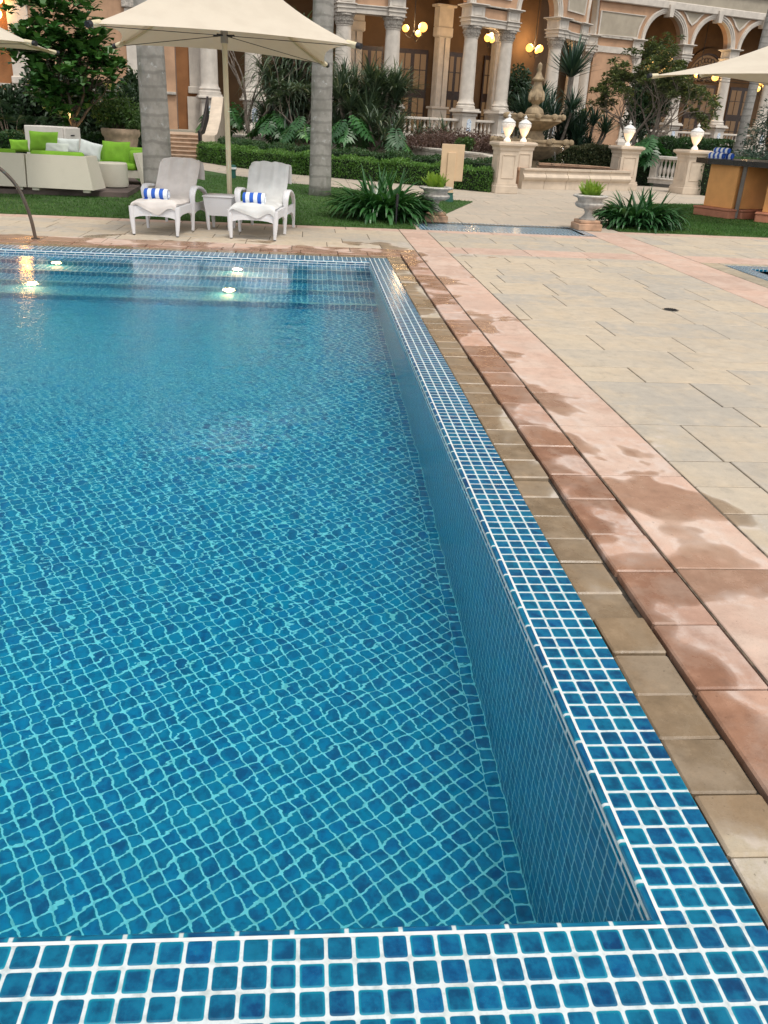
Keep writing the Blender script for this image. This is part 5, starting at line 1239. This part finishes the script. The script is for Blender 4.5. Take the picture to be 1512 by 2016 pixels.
def lobed(R0): return lambda r, z, a: r * (1 + .10 * abs(math.cos(2 * a)) ** 2)
# shared column meshes, modelled on the ground at the origin
q = MB(); q.box((0, 0, .12), (1.10, 1.10, .30)); q.box((0, 0, .36), (1.10, 1.10, .18), taper=.78); q.box((0, 0, .84), (.84, .84, .80), taper=.97); q.box((0, 0, 1.30), (.9, .9, .12)); q.bbox((0, 0, 1.44), (1.16, 1.16, .10), .02); q.box((0, 0, 1.53), (1.02, 1.02, .09)); ped_o = q.build('pedestal', M['white_stone'], HT)
q = MB(); q.lathe([(.47, 0), (.47, .10), (.42, .14), (.44, .22), (.41, .27), (.37, .33), (.355, .45), (.345, 1.6), (.315, 3.12), (.335, 3.15), (.335, 3.19)], 48, fn=lobed(1)); sh_o = q.build('column', M['white_stone'], HT, 30)
q = MB(); q.lathe([(.34, 0), (.37, .05), (.36, .14), (.41, .20), (.39, .30), (.47, .38), (.45, .44), (.47, .46)], 48, fn=lambda r, z, a: r * (1 + .10 * abs(math.cos(2 * a)) ** 2 + .055 * math.sin(a * 16) * math.sin(z * 16 + 1))); q.box((0, 0, .475), (.92, .92, .04))
for k in range(16):
    a = k * PI / 8; q.lathe([(0, -.05), (.045, -.02), (.045, .02), (0, .05)], 6, (math.cos(a) * .44, math.sin(a) * .44, .36)); q.lathe([(0, -.05), (.035, -.02), (.035, .02), (0, .05)], 6, (math.cos(a + .2) * .405, math.sin(a + .2) * .405, .17))
cap_o = q.build('capital', M['capital_stone'], HT, 60)
q = MB(); q.box((0, 0, .07), (.80, .80, .14)); q.bbox((0, 0, .17), (.90, .90, .06), .01); q.box((0, 0, .255), (.84, .84, .11)); q.bbox((0, 0, .335), (.98, .98, .05), .012); q.box((0, 0, .57), (.80, .80, .42))
for a in range(4):
    cx_, sy_ = math.cos(a * PI / 2), math.sin(a * PI / 2)
    for (u, z, du, dz) in ((0, .74, .5, .025), (0, .42, .5, .025), (-.25, .58, .025, .34), (.25, .58, .025, .34)): q.box((cx_ * .405 - sy_ * u, sy_ * .405 + cx_ * u, z), (.03 if abs(cx_) > .5 else du, du if abs(cx_) > .5 else .03, dz))
q.bbox((0, 0, .81), (.94, .94, .06), .012); q.bbox((0, 0, .865), (1.14, 1.14, .06), .015); imp_o = q.build('impost', M['white_stone'], HT)
q = MB()
pts_ = [(-.13, 0), (.13, 0), (.13, .42)] + [(.13 * math.cos(t_), .42 + .16 * math.sin(t_)) for t_ in np.linspace(.3, PI - .3, 7)] + [(-.13, .42)]
n_ = len(pts_); q.add([(p[0], -.012, p[1]) for p in pts_] + [(p[0], .03, p[1]) for p in pts_], [tuple(range(n_))] + [(i, n_ + i, n_ + (i + 1) % n_, (i + 1) % n_) for i in range(n_)]); tile_o = q.build('tile_plaque', M['blue_tile'], HT)
protos = (ped_o, sh_o, cap_o, imp_o, tile_o)
def column(x, y, rz, zp=ZPT, mat=None, plaque=True, zb=None):
    """column with capital, impost and pedestal as its sub-parts; all copies share the same meshes"""
    s_ = sh_o.copy(); COL.objects.link(s_); s_.parent = HT; s_.location = (x, y, zp - .006); s_.rotation_euler = (0, 0, rz)
    for o, z in ((ped_o, -1.575), (cap_o, 3.19), (imp_o, 3.685)):
        c = o.copy(); COL.objects.link(c); c.parent = s_; c.location = (0, 0, z); c.rotation_euler = (0, 0, 0)
    if plaque:
        c = tile_o.copy(); COL.objects.link(c); c.parent = s_; c.location = (0, -.432, -1.05); c.rotation_euler = (0, 0, 0)
    return s_
cA, cA2 = P(413, 184, 40.2), P(499, 187, 40.6)
pts = {'a': (cA[0], cA[1]), 'a2': (cA2[0], cA2[1])}
for k_, (x, y) in {'b': (677, 49), 'c': (774, 57), 'd': (928, 73), 'e': (997, 82), 'f': (1093, 94.5), 'g': (1134, 103)}.items():
    g_ = G(x, y, ZC0); pts[k_] = (g_[0], g_[1])
dirang = lambda p, q_: math.atan2(q_[1] - p[1], q_[0] - p[0])
AW = R(20); iw = G(1339, 136, ZC0); iw = (iw[0], iw[1])      # the arcade wall runs through column i
aw = lambda s_: (iw[0] + s_ * math.cos(AW), iw[1] + s_ * math.sin(AW))
def s_at(px, py, z):                                          # distance along the arcade wall of a pixel seen at height z
    d = ray(px, py); o = CAM; n = np.array([-math.sin(AW), math.cos(AW)]); t_ = ((np.array(iw) - o[:2]) @ n) / (d[:2] @ n); p = o + d * t_
    return (p[0] - iw[0]) * math.cos(AW) + (p[1] - iw[1]) * math.sin(AW), p[2]
order = ['a', 'a2', 'b', 'c', 'd', 'e', 'f', 'g']
for i, k_ in enumerate(order):
    p = pts[k_]; a = pts[order[max(i - 1, 0)]]; b = pts[order[min(i + 1, len(order) - 1)]]; column(p[0], p[1], dirang(a, b))
sj, zj = s_at(1429, 150, 4.5); sk, _ = s_at(1512, 200, 3.3)
SPC = sj
hS = s_at(1153, 119, ZC0)[0]
columns_arc = [0, SPC, 2 * SPC, 3 * SPC]
for s_ in columns_arc: p = aw(s_); column(p[0], p[1], AW)
p = aw(-SPC); column(p[0], p[1], AW); p = aw(hS); column(p[0], p[1], AW, plaque=False)
for o in protos: bpy.data.objects.remove(o)

def lowerfn(openings, zb):
    def f(s_):
        for (a, b, zs) in openings:
            if a - 1e-6 <= s_ <= b + 1e-6: r = (b - a) / 2; return zs + math.sqrt(max(0, r * r - (s_ - (a + b) / 2) ** 2))
        return zb
    return f
def arch_wall(name, p0, p1, zb, zt, th, openings, mat, trim=True, key=True):
    """straight wall from p0 to p1 with round arched openings; front faces the garden"""
    a, b = Vector((*p0, 0)), Vector((*p1, 0)); d = b - a; L = d.length; d.normalize(); nn = Vector((d.y, -d.x, 0))
    ss = {0.0, L}
    for (o0, o1, zs) in openings:
        for i in range(25): ss.add((o0 + o1) / 2 - (o1 - o0) / 2 * math.cos(PI * i / 24))
        ss.add(o0 - .0005); ss.add(o1 + .0005)
    ss = sorted(x for x in ss if -1e-6 <= x <= L + 1e-6); f = lowerfn(openings, zb); q = MB()
    at_ = lambda s_, o, z: tuple(a + d * s_ + nn * o + Vector((0, 0, z)))
    for s0, s1 in zip(ss[:-1], ss[1:]):
        z0, z1 = f(s0), f(s1)
        q.add([at_(s0, th / 2, z0), at_(s1, th / 2, z1), at_(s1, th / 2, zt), at_(s0, th / 2, zt), at_(s0, -th / 2, z0), at_(s1, -th / 2, z1), at_(s1, -th / 2, zt), at_(s0, -th / 2, zt)], [(0, 1, 2, 3), (7, 6, 5, 4), (0, 4, 5, 1), (3, 2, 6, 7)])
    for s0 in (0, L): q.add([at_(s0, th / 2, f(s0)), at_(s0, -th / 2, f(s0)), at_(s0, -th / 2, zt), at_(s0, th / 2, zt)], [(0, 1, 2, 3)])
    w_ = q.build(name, mat, HT)
    if trim:
        for (o0, o1, zs) in openings:
            q = MB(); r = (o1 - o0) / 2; c = (o0 + o1) / 2; f0 = th / 2
            prof_ = [(r - .02, f0 - .25), (r - .02, f0 + .05), (r + .05, f0 + .05), (r + .07, f0 + .09), (r + .16, f0 + .09), (r + .18, f0 + .13), (r + .26, f0 + .13), (r + .28, f0 - .1)]
            vs = []; n = 32
            for i in range(n + 1):
                t_ = PI * i / n
                for (rr_, o) in prof_: vs.append(at_(c - rr_ * math.cos(t_), o, zs + rr_ * math.sin(t_)))
            k = len(prof_); q.add(vs, [(i * k + j, (i + 1) * k + j, (i + 1) * k + j + 1, i * k + j + 1) for i in range(n) for j in range(k - 1)])
            q.build('archivolt', M['white_stone'], w_)
            if key:
                q = MB(); q.box((0, 0, 0), (.28, .54, .66), 0, tx=1.4); m_ = q.build('keystone', M['white_stone'], w_); p = at_(c, f0 + .06, zs + r + .10); m_.location = p; m_.rotation_euler = (0, 0, math.atan2(d.y, d.x))
    return w_
def framed_panel(poly, p0, p1, front, parent):
    """raised beige panel (poly given as (s, z)) with a pale frame on the wall from p0 to p1"""
    a, b = Vector((*p0, 0)), Vector((*p1, 0)); d = (b - a).normalized(); nn = Vector((d.y, -d.x, 0)); at_ = lambda s_, o, z: tuple(a + d * s_ + nn * o + Vector((0, 0, z)))
    n = len(poly); cx_ = sum(p[0] for p in poly) / n; cz_ = sum(p[1] for p in poly) / n
    def inset(p, k): v = Vector((cx_ - p[0], cz_ - p[1])); l = v.length; v = v * min(k / l, .5); return (p[0] + v.x, p[1] + v.y)
    inn = [inset(p, .10) for p in poly]
    q = MB(); q.add([at_(*[p[0]], front - .02, p[1]) for p in poly] + [at_(p[0], front + .07, p[1]) for p in poly] + [at_(p[0], front + .07, p[1]) for p in inn] + [at_(p[0], front + .02, p[1]) for p in inn], [(k * n + i, k * n + (i + 1) % n, (k + 1) * n + (i + 1) % n, (k + 1) * n + i) for k in range(3) for i in range(n)])
    fr = q.build('spandrel_panel', M['white_stone'], parent); q = MB(); q.add([at_(p[0], front + .022, p[1]) for p in inn], [tuple(range(n))]); q.build('panel_field', M['panel_beige'], fr)
def beam_wall(p0, p1, zt):
    """flat bay between two columns of a pair: architrave, stucco infill, cornice"""
    a, b = Vector((*p0, 0)), Vector((*p1, 0)); d = b - a; L = d.length; rz = math.atan2(d.y, d.x); m_ = (a + b) / 2
    q = MB(); q.box((m_.x, m_.y, ZC1 + .10), (L - .7, .62, .20), rz); q.bbox((m_.x, m_.y, ZC1 + .215), (L - .7, .70, .05), .01, rz); q.box((m_.x, m_.y, ZC1 + .27), (L - .7, .66, .06), rz); q.bbox((m_.x, m_.y, ZC1 + .325), (L - .7, .78, .05), .01, rz); o = q.build('architrave', M['white_stone'], HT)
    q = MB(); q.box((m_.x, m_.y, ZC1 + .565), (L - .7, .56, .43), rz); q.build('infill', M['stucco'], o)
    q = MB(); q.bbox((m_.x, m_.y, ZSP - .035), (L - .6, .80, .07), .015, rz); q.build('string_course', M['grey_stone'], o)
    q = MB(); q.box((m_.x, m_.y, (ZSP + zt) / 2), (L + .2, .60, zt - ZSP), rz); w_ = q.build('wall', M['stucco'], HT)
    framed_panel([(-L / 2 + .25, ZSP + .35), (L / 2 - .25, ZSP + .35), (L / 2 - .05, ZSP + 2.2), (-L / 2 + .05, ZSP + 2.2)], tuple(m_)[:2], tuple(m_ + d)[:2], .30, w_)
def seg_arch(k0, k1, p0=None, p1=None, zt=ZTOP):
    p0 = p0 or pts[k0]; p1 = p1 or pts[k1]; L = math.hypot(p1[0] - p0[0], p1[1] - p0[1]); return arch_wall('wall', p0, p1, ZSP, zt, .60, [(.42, L - .42, ZSP)], M['stucco'])
seg_arch('a', 'a2'); seg_arch('a2', 'b'); beam_wall(pts['b'], pts['c'], ZTOP); seg_arch('c', 'd'); beam_wall(pts['d'], pts['e'], ZTOP); seg_arch('e', 'f'); beam_wall(pts['f'], pts['g'], ZTOP)
hp_ = aw(hS); seg_arch('g', None, None, hp_)
# arcade wall to the right
ZA = 13.0; L0 = hS + .3; p0 = aw(L0); p1 = aw(3.6 * SPC); O = -L0
a1_0 = s_at(1258, 96, ZSP)[0]
ops = [(O + a1_0, O - .42, ZSP)] + [(O + i * SPC + .42, O + (i + 1) * SPC - .42, ZSP) for i in range(3)]
arw = arch_wall('wall', p0, p1, ZSP, ZA, .62, ops, M['stucco'])
Lw = O + 3.6 * SPC
def onw(s_, o, z): p = aw(s_); return (p[0] + math.sin(AW) * o, p[1] - math.cos(AW) * o, z)
# solid stucco below the springing between pilaster h and the first arch, with string courses
def wbox(name, s0, s1, z0, z1, th, off_, mat, parent=HT, b=0.0):
    q = MB(); m_ = onw((s0 + s1) / 2, off_, (z0 + z1) / 2)
    if b: q.bbox(m_, (s1 - s0, th, z1 - z0), b, AW)
    else: q.box(m_, (s1 - s0, th, z1 - z0), AW)
    return q.build(name, mat, parent)
wbox('wall', hS + .3, a1_0 - .25, .3, ZSP - .002, .62, 0, M['stucco'])
wbox('string_course', hS + .5, a1_0 + .1, ZSP - .10, ZSP, .80, .04, M['grey_stone']); wbox('architrave', hS + .5, a1_0 - .1, ZC1 + .02, ZC1 + .36, .70, .02, M['white_stone'])
wbox('pilaster', a1_0 - .55, a1_0 - .02, .3, ZSP - .12, .72, .03, M['white_stone'])
zcor = s_at(1308, 19, 9.6)[1]
wbox('cornice', hS + .2, 3.6 * SPC, zcor, zcor + .42, .92, .06, M['white_stone'], b=.04); wbox('frieze', hS + .2, 3.6 * SPC, zcor + .422, zcor + 1.22, .74, .03, M['panel_beige']); wbox('cornice', hS + .2, 3.6 * SPC, zcor + 1.222, zcor + 1.50, 1.0, .08, M['white_stone'], b=.04); wbox('frieze', hS + .2, 3.6 * SPC, zcor + 1.502, zcor + 2.9, .74, .03, M['panel_beige'])
# panels on the arcade wall
rA = (ops[0][1] - ops[0][0]) / 2; cA_ = (ops[0][0] + ops[0][1]) / 2
zq0, zq1 = s_at(1240, 76, 8)[1], s_at(1250, 30, 9)[1]; sl_ = s_at(1172, 50, 8.5)[0]
arc_pts = []
for z in np.linspace(zq0, zq1, 7): arc_pts.append((cA_ - math.sqrt(max(.01, (rA + .55) ** 2 - (z - ZSP) ** 2)) if z - ZSP < rA + .5 else cA_ - .6, z))
framed_panel([(O + sl_, zq0)] + arc_pts + [(O + sl_, zq1)], p0, p1, .31, arw)
for i in range(3):
    c = O + i * SPC; r = SPC / 2 - .42 + .42; tri = [(c, ZSP + 1.05)] 
    for z in np.linspace(ZSP + 1.05, ZSP + 2.35, 6)[1:]: tri.append((c + max(.12, SPC / 2 - math.sqrt(max(0, r * r - (z - ZSP) ** 2))) * .78, z))
    tri2 = [(2 * c - p[0], p[1]) for p in tri[::-1][:-1]]; framed_panel(tri + tri2, p0, p1, .31, arw)
# left wing: plain wall with pilasters
lw0, lw1 = P(-260, 180, 38.8), pts['a']; lw0 = (lw0[0], lw0[1])
q = MB(); a, b = Vector((*lw0, 0)), Vector((*lw1, 0)); d = b - a; L = d.length; rz = math.atan2(d.y, d.x); nn = Vector((d.y, -d.x, 0)).normalized(); dn = d.normalized()
sC = lambda px: (lambda r_: ((CAM[1] - a.y) * 0 + ((a.x - CAM[0]) * r_[1] - (a.y - CAM[1]) * r_[0]) / (dn.y * r_[0] - dn.x * r_[1])))(ray(px, 130))
s_a, s_b = sC(62), sC(345)
def lbox(name, s0, s1, z0, z1, th, o, mat, b=0.0):
    m_ = a + dn * (s0 + s1) / 2 + nn * o; q = MB()
    (q.bbox((m_.x, m_.y, (z0 + z1) / 2), (s1 - s0, th, z1 - z0), b, rz) if b else q.box((m_.x, m_.y, (z0 + z1) / 2), (s1 - s0, th, z1 - z0), rz)); return q.build(name, mat, HT)
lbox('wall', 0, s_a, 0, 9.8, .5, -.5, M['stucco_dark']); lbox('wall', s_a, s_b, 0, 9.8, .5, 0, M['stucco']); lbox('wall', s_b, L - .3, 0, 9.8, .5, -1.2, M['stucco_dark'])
for px in (48, 272, 390):
    s_ = sC(px); o_ = .26 if px < 300 else -.92
    lbox('pilaster', s_ - .42, s_ + .42, ZPT + .3, ZC0, .14, o_ + .06, M['white_stone']); lbox('pilaster_base', s_ - .5, s_ + .5, ZPT, ZPT + .3, .22, o_ + .09, M['white_stone'], .03); lbox('pilaster_capital', s_ - .52, s_ + .52, ZC0, ZC1, .26, o_ + .10, M['capital_stone'], .04); lbox('pilaster_pedestal', s_ - .55, s_ + .55, .5, ZPT - .13, .26, o_ + .1, M['white_stone']); lbox('impost', s_ - .5, s_ + .5, ZC1, ZSP, .24, o_ + .1, M['white_stone'], .02)
lbox('string_course', 0, s_b, ZPT - .12, ZPT, .20, .30, M['grey_stone'], .02); lbox('architrave', 0, s_b, ZC1 + .05, ZC1 + .35, .2, .30, M['white_stone'], .03); lbox('string_course', 0, s_b, ZSP - .1, ZSP, .3, .32, M['grey_stone'], .03); lbox('cornice', 0, L, 9.8, 10.2, .9, .0, M['white_stone'], .05)
# loggia interior: floor, ceiling and rear wall with doors
fl = MB(); fl.poly([(pts['a'][0] - 1, 39.2), pts['c'], pts['e'], pts['g'], aw(hS), aw(3.6 * SPC), (aw(3.6 * SPC)[0], 85), (-8, 60), (-8, 39.2)], .45, .74); S(fl.build('terrace', M['panel_beige']))
ce = MB(); ce.poly([(pts['a'][0] - .5, 41.2), (pts['c'][0], pts['c'][1] + .6), (pts['e'][0], pts['e'][1] + .6), (pts['g'][0] + .2, pts['g'][1] + .9), aw(hS + .5), aw(3.6 * SPC), (aw(3.6 * SPC)[0], 85), (-8, 60), (-8, 42)], 9.0, 9.3)
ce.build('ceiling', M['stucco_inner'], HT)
rear = [(-7, 44.6), (1.2, 46.6), (6.5, 47.6), (12.0, 50.5), (16.5, 57.6)]
for i, (p, q_) in enumerate(zip(rear[:-1], rear[1:])):
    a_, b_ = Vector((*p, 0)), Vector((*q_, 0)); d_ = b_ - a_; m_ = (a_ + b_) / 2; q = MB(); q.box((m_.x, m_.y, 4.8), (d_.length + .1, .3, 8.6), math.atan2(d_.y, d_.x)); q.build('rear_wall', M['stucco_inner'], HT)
AR0, AR1 = onw(hS + .6, -4.2, 0), onw(3.6 * SPC, -4.2, 0)
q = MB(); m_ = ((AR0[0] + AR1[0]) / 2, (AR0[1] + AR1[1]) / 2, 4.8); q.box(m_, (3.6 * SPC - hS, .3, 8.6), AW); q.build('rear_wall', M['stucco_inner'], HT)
def door(x, y, rz, w_, h, lit, z=.75):
    D = empty('door', (x, y, z), rz); D.parent = HT
    q = MB(); q.box((0, .06, h / 2), (w_, .12, h)); fr = q.build('door_frame', M['dark_wood'], D)
    for cx_ in (-w_ / 4, w_ / 4):
        for (z0, z1) in ((h * .08, h * .46), (h * .56, h * .95)):
            q = MB(); q.quad([(cx_ - w_ * .19, -.01, z0), (cx_ + w_ * .19, -.01, z0), (cx_ + w_ * .19, -.01, z1), (cx_ - w_ * .19, -.01, z1)]); q.build('pane', M[lit], fr)
            q = MB(); q.box((cx_, -.02, (z0 + z1) / 2), (.04, .03, z1 - z0)); q.box((cx_, -.02, z0 + (z1 - z0) * .55), (w_ * .38, .034, .04)); q.build('muntin', M['dark_wood'], fr)
    return D
def rear_at(px, i):
    a_, b_ = rear[i], rear[i + 1]; r_ = ray(px, 160); dx, dy = b_[0] - a_[0], b_[1] - a_[1]
    s_ = ((a_[0] - CAM[0]) * r_[1] - (a_[1] - CAM[1]) * r_[0]) / (dy * r_[0] - dx * r_[1]); an = math.atan2(dy, dx); return a_[0] + dx * s_ + math.sin(an) * .32, a_[1] + dy * s_ - math.cos(an) * .32, an
for px, i, lit, w_ in ((722, 1, 'warm_pane', 1.5), (806, 1, 'warm_pane', 1.7), (886, 2, 'warm_pane', 1.5), (960, 2, 'warm_pane', 1.2)):
    x, y, an = rear_at(px, i); door(x, y, an, w_, 4.3, lit)
def inner_pilaster(px, i):
    x, y, an = rear_at(px, i); q = MB(); q.box((0, -.14, 1.5), (.95, .4, 1.5)); q.bbox((0, -.14, 2.3), (1.15, .55, .12), .02); q.box((0, -.14, 4.0), (.75, .34, 3.3)); q.box((-.2, -.33, 4.0), (.3, .1, 3.3)); q.box((.2, -.33, 4.0), (.3, .1, 3.3)); q.bbox((0, -.16, 5.9), (1.0, .5, .5), .06); q.box((0, -.14, 6.6), (.9, .45, .9)); q.bbox((0, -.14, 7.1), (1.2, .6, .12), .02); o = q.build('inner_pilaster', M['white_stone'], HT); o.location = (x, y, 0); o.rotation_euler = (0, 0, an)
for px, i in ((690, 0), (855, 2), (965, 2)): inner_pilaster(px, i)
# warm vault ribs glimpsed in the arches
for i, (p, q_) in enumerate(((1, 2), (2, 3))):
    pass
for i in range(3):
    s_ = (i + .5) * SPC - (.0); c = onw(s_, -4.0, 0); D = door(c[0], c[1], AW, 2.6, 4.2, 'warm_pane')
    lit = 'bright_pane' if i == 0 else 'warm_pane'
for i, sc in enumerate(((a1_0 + (-.42)) / 2, .5 * SPC, 1.5 * SPC)):
    c = onw(sc, -3.96, 5.15); W_ = empty('fanlight', c, AW); W_.parent = HT; Rf = 1.75
    q = MB(); n = 40; q.add([(0, 0, 0)] + [(Rf * math.cos(PI * k / n), 0, Rf * math.sin(PI * k / n)) for k in range(n + 1)], [(0, k, k + 1) for k in range(1, n + 1)]); q.build('pane', M['bright_pane' if i == 1 else 'warm_pane'], W_)
    q = MB()
    def arcbar(r, w_, n=32, c0=(0, 0), a0=0, a1=PI): q.tube([(c0[0] + r * math.cos(a0 + (a1 - a0) * k / n), -.03, c0[1] + r * math.sin(a0 + (a1 - a0) * k / n)) for k in range(n + 1)], w_, 5)
    arcbar(Rf, .09); arcbar(.16, .05)
    for k in range(13):
        t_ = PI * k / 12; q.tube([(.16 * math.cos(t_), -.03, .16 * math.sin(t_)), (.62 * math.cos(t_), -.03, .62 * math.sin(t_))], .028, 5)
    for k in range(12):
        t_ = PI * (k + .5) / 12; arcbar(.085, .025, 8, (.64 * math.cos(t_), .64 * math.sin(t_)), t_ - PI / 2, t_ + PI / 2)
    for k in range(14):
        t_ = PI * (k + .5) / 14; arcbar(.13, .028, 12, (.98 * math.cos(t_), .98 * math.sin(t_)), 0, 2 * PI); arcbar(.15, .03, 12, (1.36 * math.cos(t_), 1.36 * math.sin(t_)), 0, 2 * PI)
    q.build('tracery', M['dark_wood'], W_)
    q = MB(); vs = []; 
    for k in range(33):
        t_ = PI * k / 32
        for (rr_, o) in ((Rf + .05, -.02), (Rf + .05, -.16), (Rf + .35, -.16), (Rf + .35, -.02)): vs.append((rr_ * math.cos(t_), o, rr_ * math.sin(t_)))
    q.add(vs, [(k * 4 + j, k * 4 + 4 + j, k * 4 + 5 + j, k * 4 + 1 + j) for k in range(32) for j in range(3)]); q.build('archivolt', M['stucco_inner'], W_)
# balustrades between the pedestals
q = MB(); q.lathe([(r * 1.35, z * 1.25) for r, z in balp], 10); bal0 = q.build('baluster', M['white_stone'], HT, True)
def balustrade(p, q_, zb, zt):
    a_, b_ = Vector((*p, 0)), Vector((*q_, 0)); d_ = b_ - a_; L_ = d_.length; rz_ = math.atan2(d_.y, d_.x); dn_ = d_.normalized(); m_ = (a_ + b_) / 2
    q = MB(); q.bbox((m_.x, m_.y, zt - .06), (L_ - .8, .34, .12), .02, rz_); q.box((m_.x, m_.y, zb - .08), (L_ - .8, .34, .16), rz_); o = q.build('balustrade', M['white_stone'], HT)
    n = max(2, int((L_ - 1.0) / .27)); sc = (zt - .12 - zb) / .6
    for i in range(n):
        c = a_ + dn_ * (.5 + (L_ - 1.0) * (i + .5) / n); b2 = bal0.copy(); COL.objects.link(b2); b2.parent = o; b2.location = (c.x, c.y, zb); b2.scale = (1, 1, sc)
balustrade(pts['c'], pts['d'], 1.02, 1.78); balustrade(pts['d'], pts['e'], 1.02, 1.78); balustrade(pts['e'], pts['f'], 1.02, 1.78); balustrade(aw(0), aw(SPC), 1.0, 1.78); balustrade(aw(SPC), aw(2 * SPC), .95, 1.78); balustrade(aw(-SPC), aw(0), 1.0, 1.78)
bpy.data.objects.remove(bal0)
# plain tall wall added behind the hotel, only seen mirrored, to darken pool reflections
simple('reflection_wall_dark', (.20, .15, .125), .9, .12, .25, .2, 25, .006)  # kept dark so the water mirrors less light
tw_ = MB(); tw_.box((-8, 72, 70), (150, 6, 140)); refl_wall = tw_.build('reflection_wall', M['reflection_wall_dark'], HT)
for k in range(12, 140, 8):
    q = MB(); q.box((-8, 68.7, k), (150.2, .8, .6)); q.build('string_course', M['grey_stone'], refl_wall)  # bands across the added wall, likewise seen only as reflections
# chandeliers with glass globes
emis('lantern_globe', (1.0, .46, .09), 14, (.9, .8, .6))
def chandelier(label, c, ztop, globes, energy, gm='globe'):
    H = thing('chandelier', label, 'chandelier', (c[0], c[1], c[2]), 0, 'lit globe chandeliers in the loggias'); q = MB(); q.tube([(0, 0, -.1), (0, 0, ztop - c[2])], .02, 6); q.lathe([(0, -.18), (.05, -.12), (.07, -.05), (.03, .05), (0, .08)], 10)
    for (x, y, z, r) in globes: q.tube([(0, 0, -.1), (x * .5, y * .5, z - r - .22), (x, y, z - r - .08), (x, y, z - r)], .014, 6)
    q.build('arms', M['dark_metal'], H)
    for (x, y, z, r) in globes: r *= .88; q = MB(); q.lathe([(r * math.sin(PI * k / 12), r * -math.cos(PI * k / 12)) for k in range(13)], 18, (x, y, z)); q.build('globe', M[gm], H, 'all')
    l_ = bpy.data.lights.new('chandelier_light', 'POINT'); l_.energy = energy; l_.color = (1, .66, .34); l_.shadow_soft_size = .3; lo = bpy.data.objects.new('chandelier_light', l_); COL.objects.link(lo); lo.parent = H; lo.location = (0, 0, .35)
g1 = P(815, 62, 44.2); chandelier('globe chandelier between the strap-leaf column and the column with blue tile', g1, 9, [(-.42, 0, .12, .19), (.42, -.1, .20, .25), (.25, .3, -.05, .17)], 110)
g2 = P(963, 78, 45.5); chandelier('globe chandelier showing between the two columns behind the hedge-end lamps', g2, 9, [(-.10, -.1, .06, .20), (.16, .1, .02, .17), (.14, .2, .22, .14)], 110)
g3 = P(1052, 96, 49.0); chandelier('globe chandelier hanging above the fountain finial', g3, 9, [(-.30, -.1, .02, .23), (.30, 0, .02, .22), (.22, .3, -.06, .17)], 120)
g4 = aw(.45 * SPC); g4 = P(1376, 150, g4[1] + 1.6); chandelier('globe chandelier under the edge of the kiosk parasol, in front of the lit fanlight', g4, 9, [(-.78, 0, .10, .2), (1.15, 0, -.02, .26), (0, .4, .1, .2)], 120)
g5 = aw(1.5 * SPC); g5 = P(1500, 172, g5[1] + 1.6); chandelier('globe chandelier beyond the leaning palm trunk at the picture edge', g5, 9, [(-.12, 0, .35, .25), (-.25, .1, -.1, .22), (.3, .2, .1, .2)], 120)
gp_ = G(50, 512, -.04); gd_ = gp_ - CAM; gd_[2] *= -1; g6 = gp_ + gd_ * (38.7 - gp_[1]) / gd_[1] - np.array([0, 0, .2]); chandelier('globe lantern on the orange wall behind the fiddle-leaf tree', g6, 9, [(0, 0, 0, .24), (.12, 0, .55, .22)], 8, 'lantern_globe')
# stairs on the left
simple('stair_stone', (0.487, 0.353, 0.252), .8, .12, 4, .3, 40, .004)
ST = thing('garden_stairs', 'stone garden stairs with slanted side wall, leading up to the orange hotel', 'stairs', (0, 0, 0))
s0, s1 = G(316, 312), G(402, 314); n = 6; y0 = s0[1] + .6
q = MB()
for i in range(n): q.box(((s0[0] + s1[0]) / 2 - .3, y0 + .34 * i + 1.5, .125 * i + .05), (s1[0] - s0[0] + .6, 3.4, .1)); q.bbox(((s0[0] + s1[0]) / 2 - .3, y0 + .34 * i + 1.48, .125 * i + .11), (s1[0] - s0[0] + .62, 3.46, .032), .006)
q.build('steps', M['stair_stone'], ST)
sw = MB(); x1 = s1[0] + .02; prof_ = [(y0 - .6, 0), (y0 + 3.6, 0), (y0 + 3.6, 2.05), (y0 + 2.9, 2.05), (y0 + 1.6, 1.25), (y0 + .3, .84), (y0 - .6, .80)]
n_ = len(prof_); sw.add([(x1, p[0], p[1]) for p in prof_] + [(x1 + .42, p[0], p[1]) for p in prof_], [tuple(range(n_)), tuple(range(2 * n_ - 1, n_ - 1, -1))] + [(i, (i + 1) % n_, n_ + (i + 1) % n_, n_ + i) for i in range(n_)]); sw.build('side_wall', M['cream_stone'], ST)
hh = MB(); x2 = x1 - .12; hh.tube([(x2, y0 - .4, 0), (x2, y0 - .4, .92)], .035, 8); hh.tube([(x2, y0 - .45, .88), (x2, y0 + .3, .98), (x2, y0 + 1.4, 1.45), (x2, y0 + 2.5, 2.0)], .04, 8); hh.tube([(x2, y0 + 2.5, .8), (x2, y0 + 2.5, 2.05)], .04, 8)
for k in range(12): u = k / 12; yy = y0 - .4 + 2.9 * u; hh.tube([(x2, yy, .1 + .7 * u), (x2, yy + .05, .88 + 1.1 * u)], .014, 5)
hh.build('iron_handrail', M['cap_black'], ST)
emis('step_light', (1.0, .68, .3), 6)
for (xx, yy) in ((401, 291), (392, 270)):
    p = P(xx, yy, y0 + (.35 if xx > 395 else 1.6)); l_ = thing('step_light', 'tiny lit lamp low on the stair side wall' if xx > 395 else 'tiny lit lamp high on the stair side wall', 'step light', (x1 - .02, p[1], p[2]), 0, 'tiny lamps beside the garden stairs'); q = MB(); q.box((0, 0, 0), (.03, .10, .07)); q.build('lens', M['step_light'], l_)
    q = MB(); q.box((.012, 0, .05), (.05, .14, .03)); q.build('hood', M['steel'], l_)
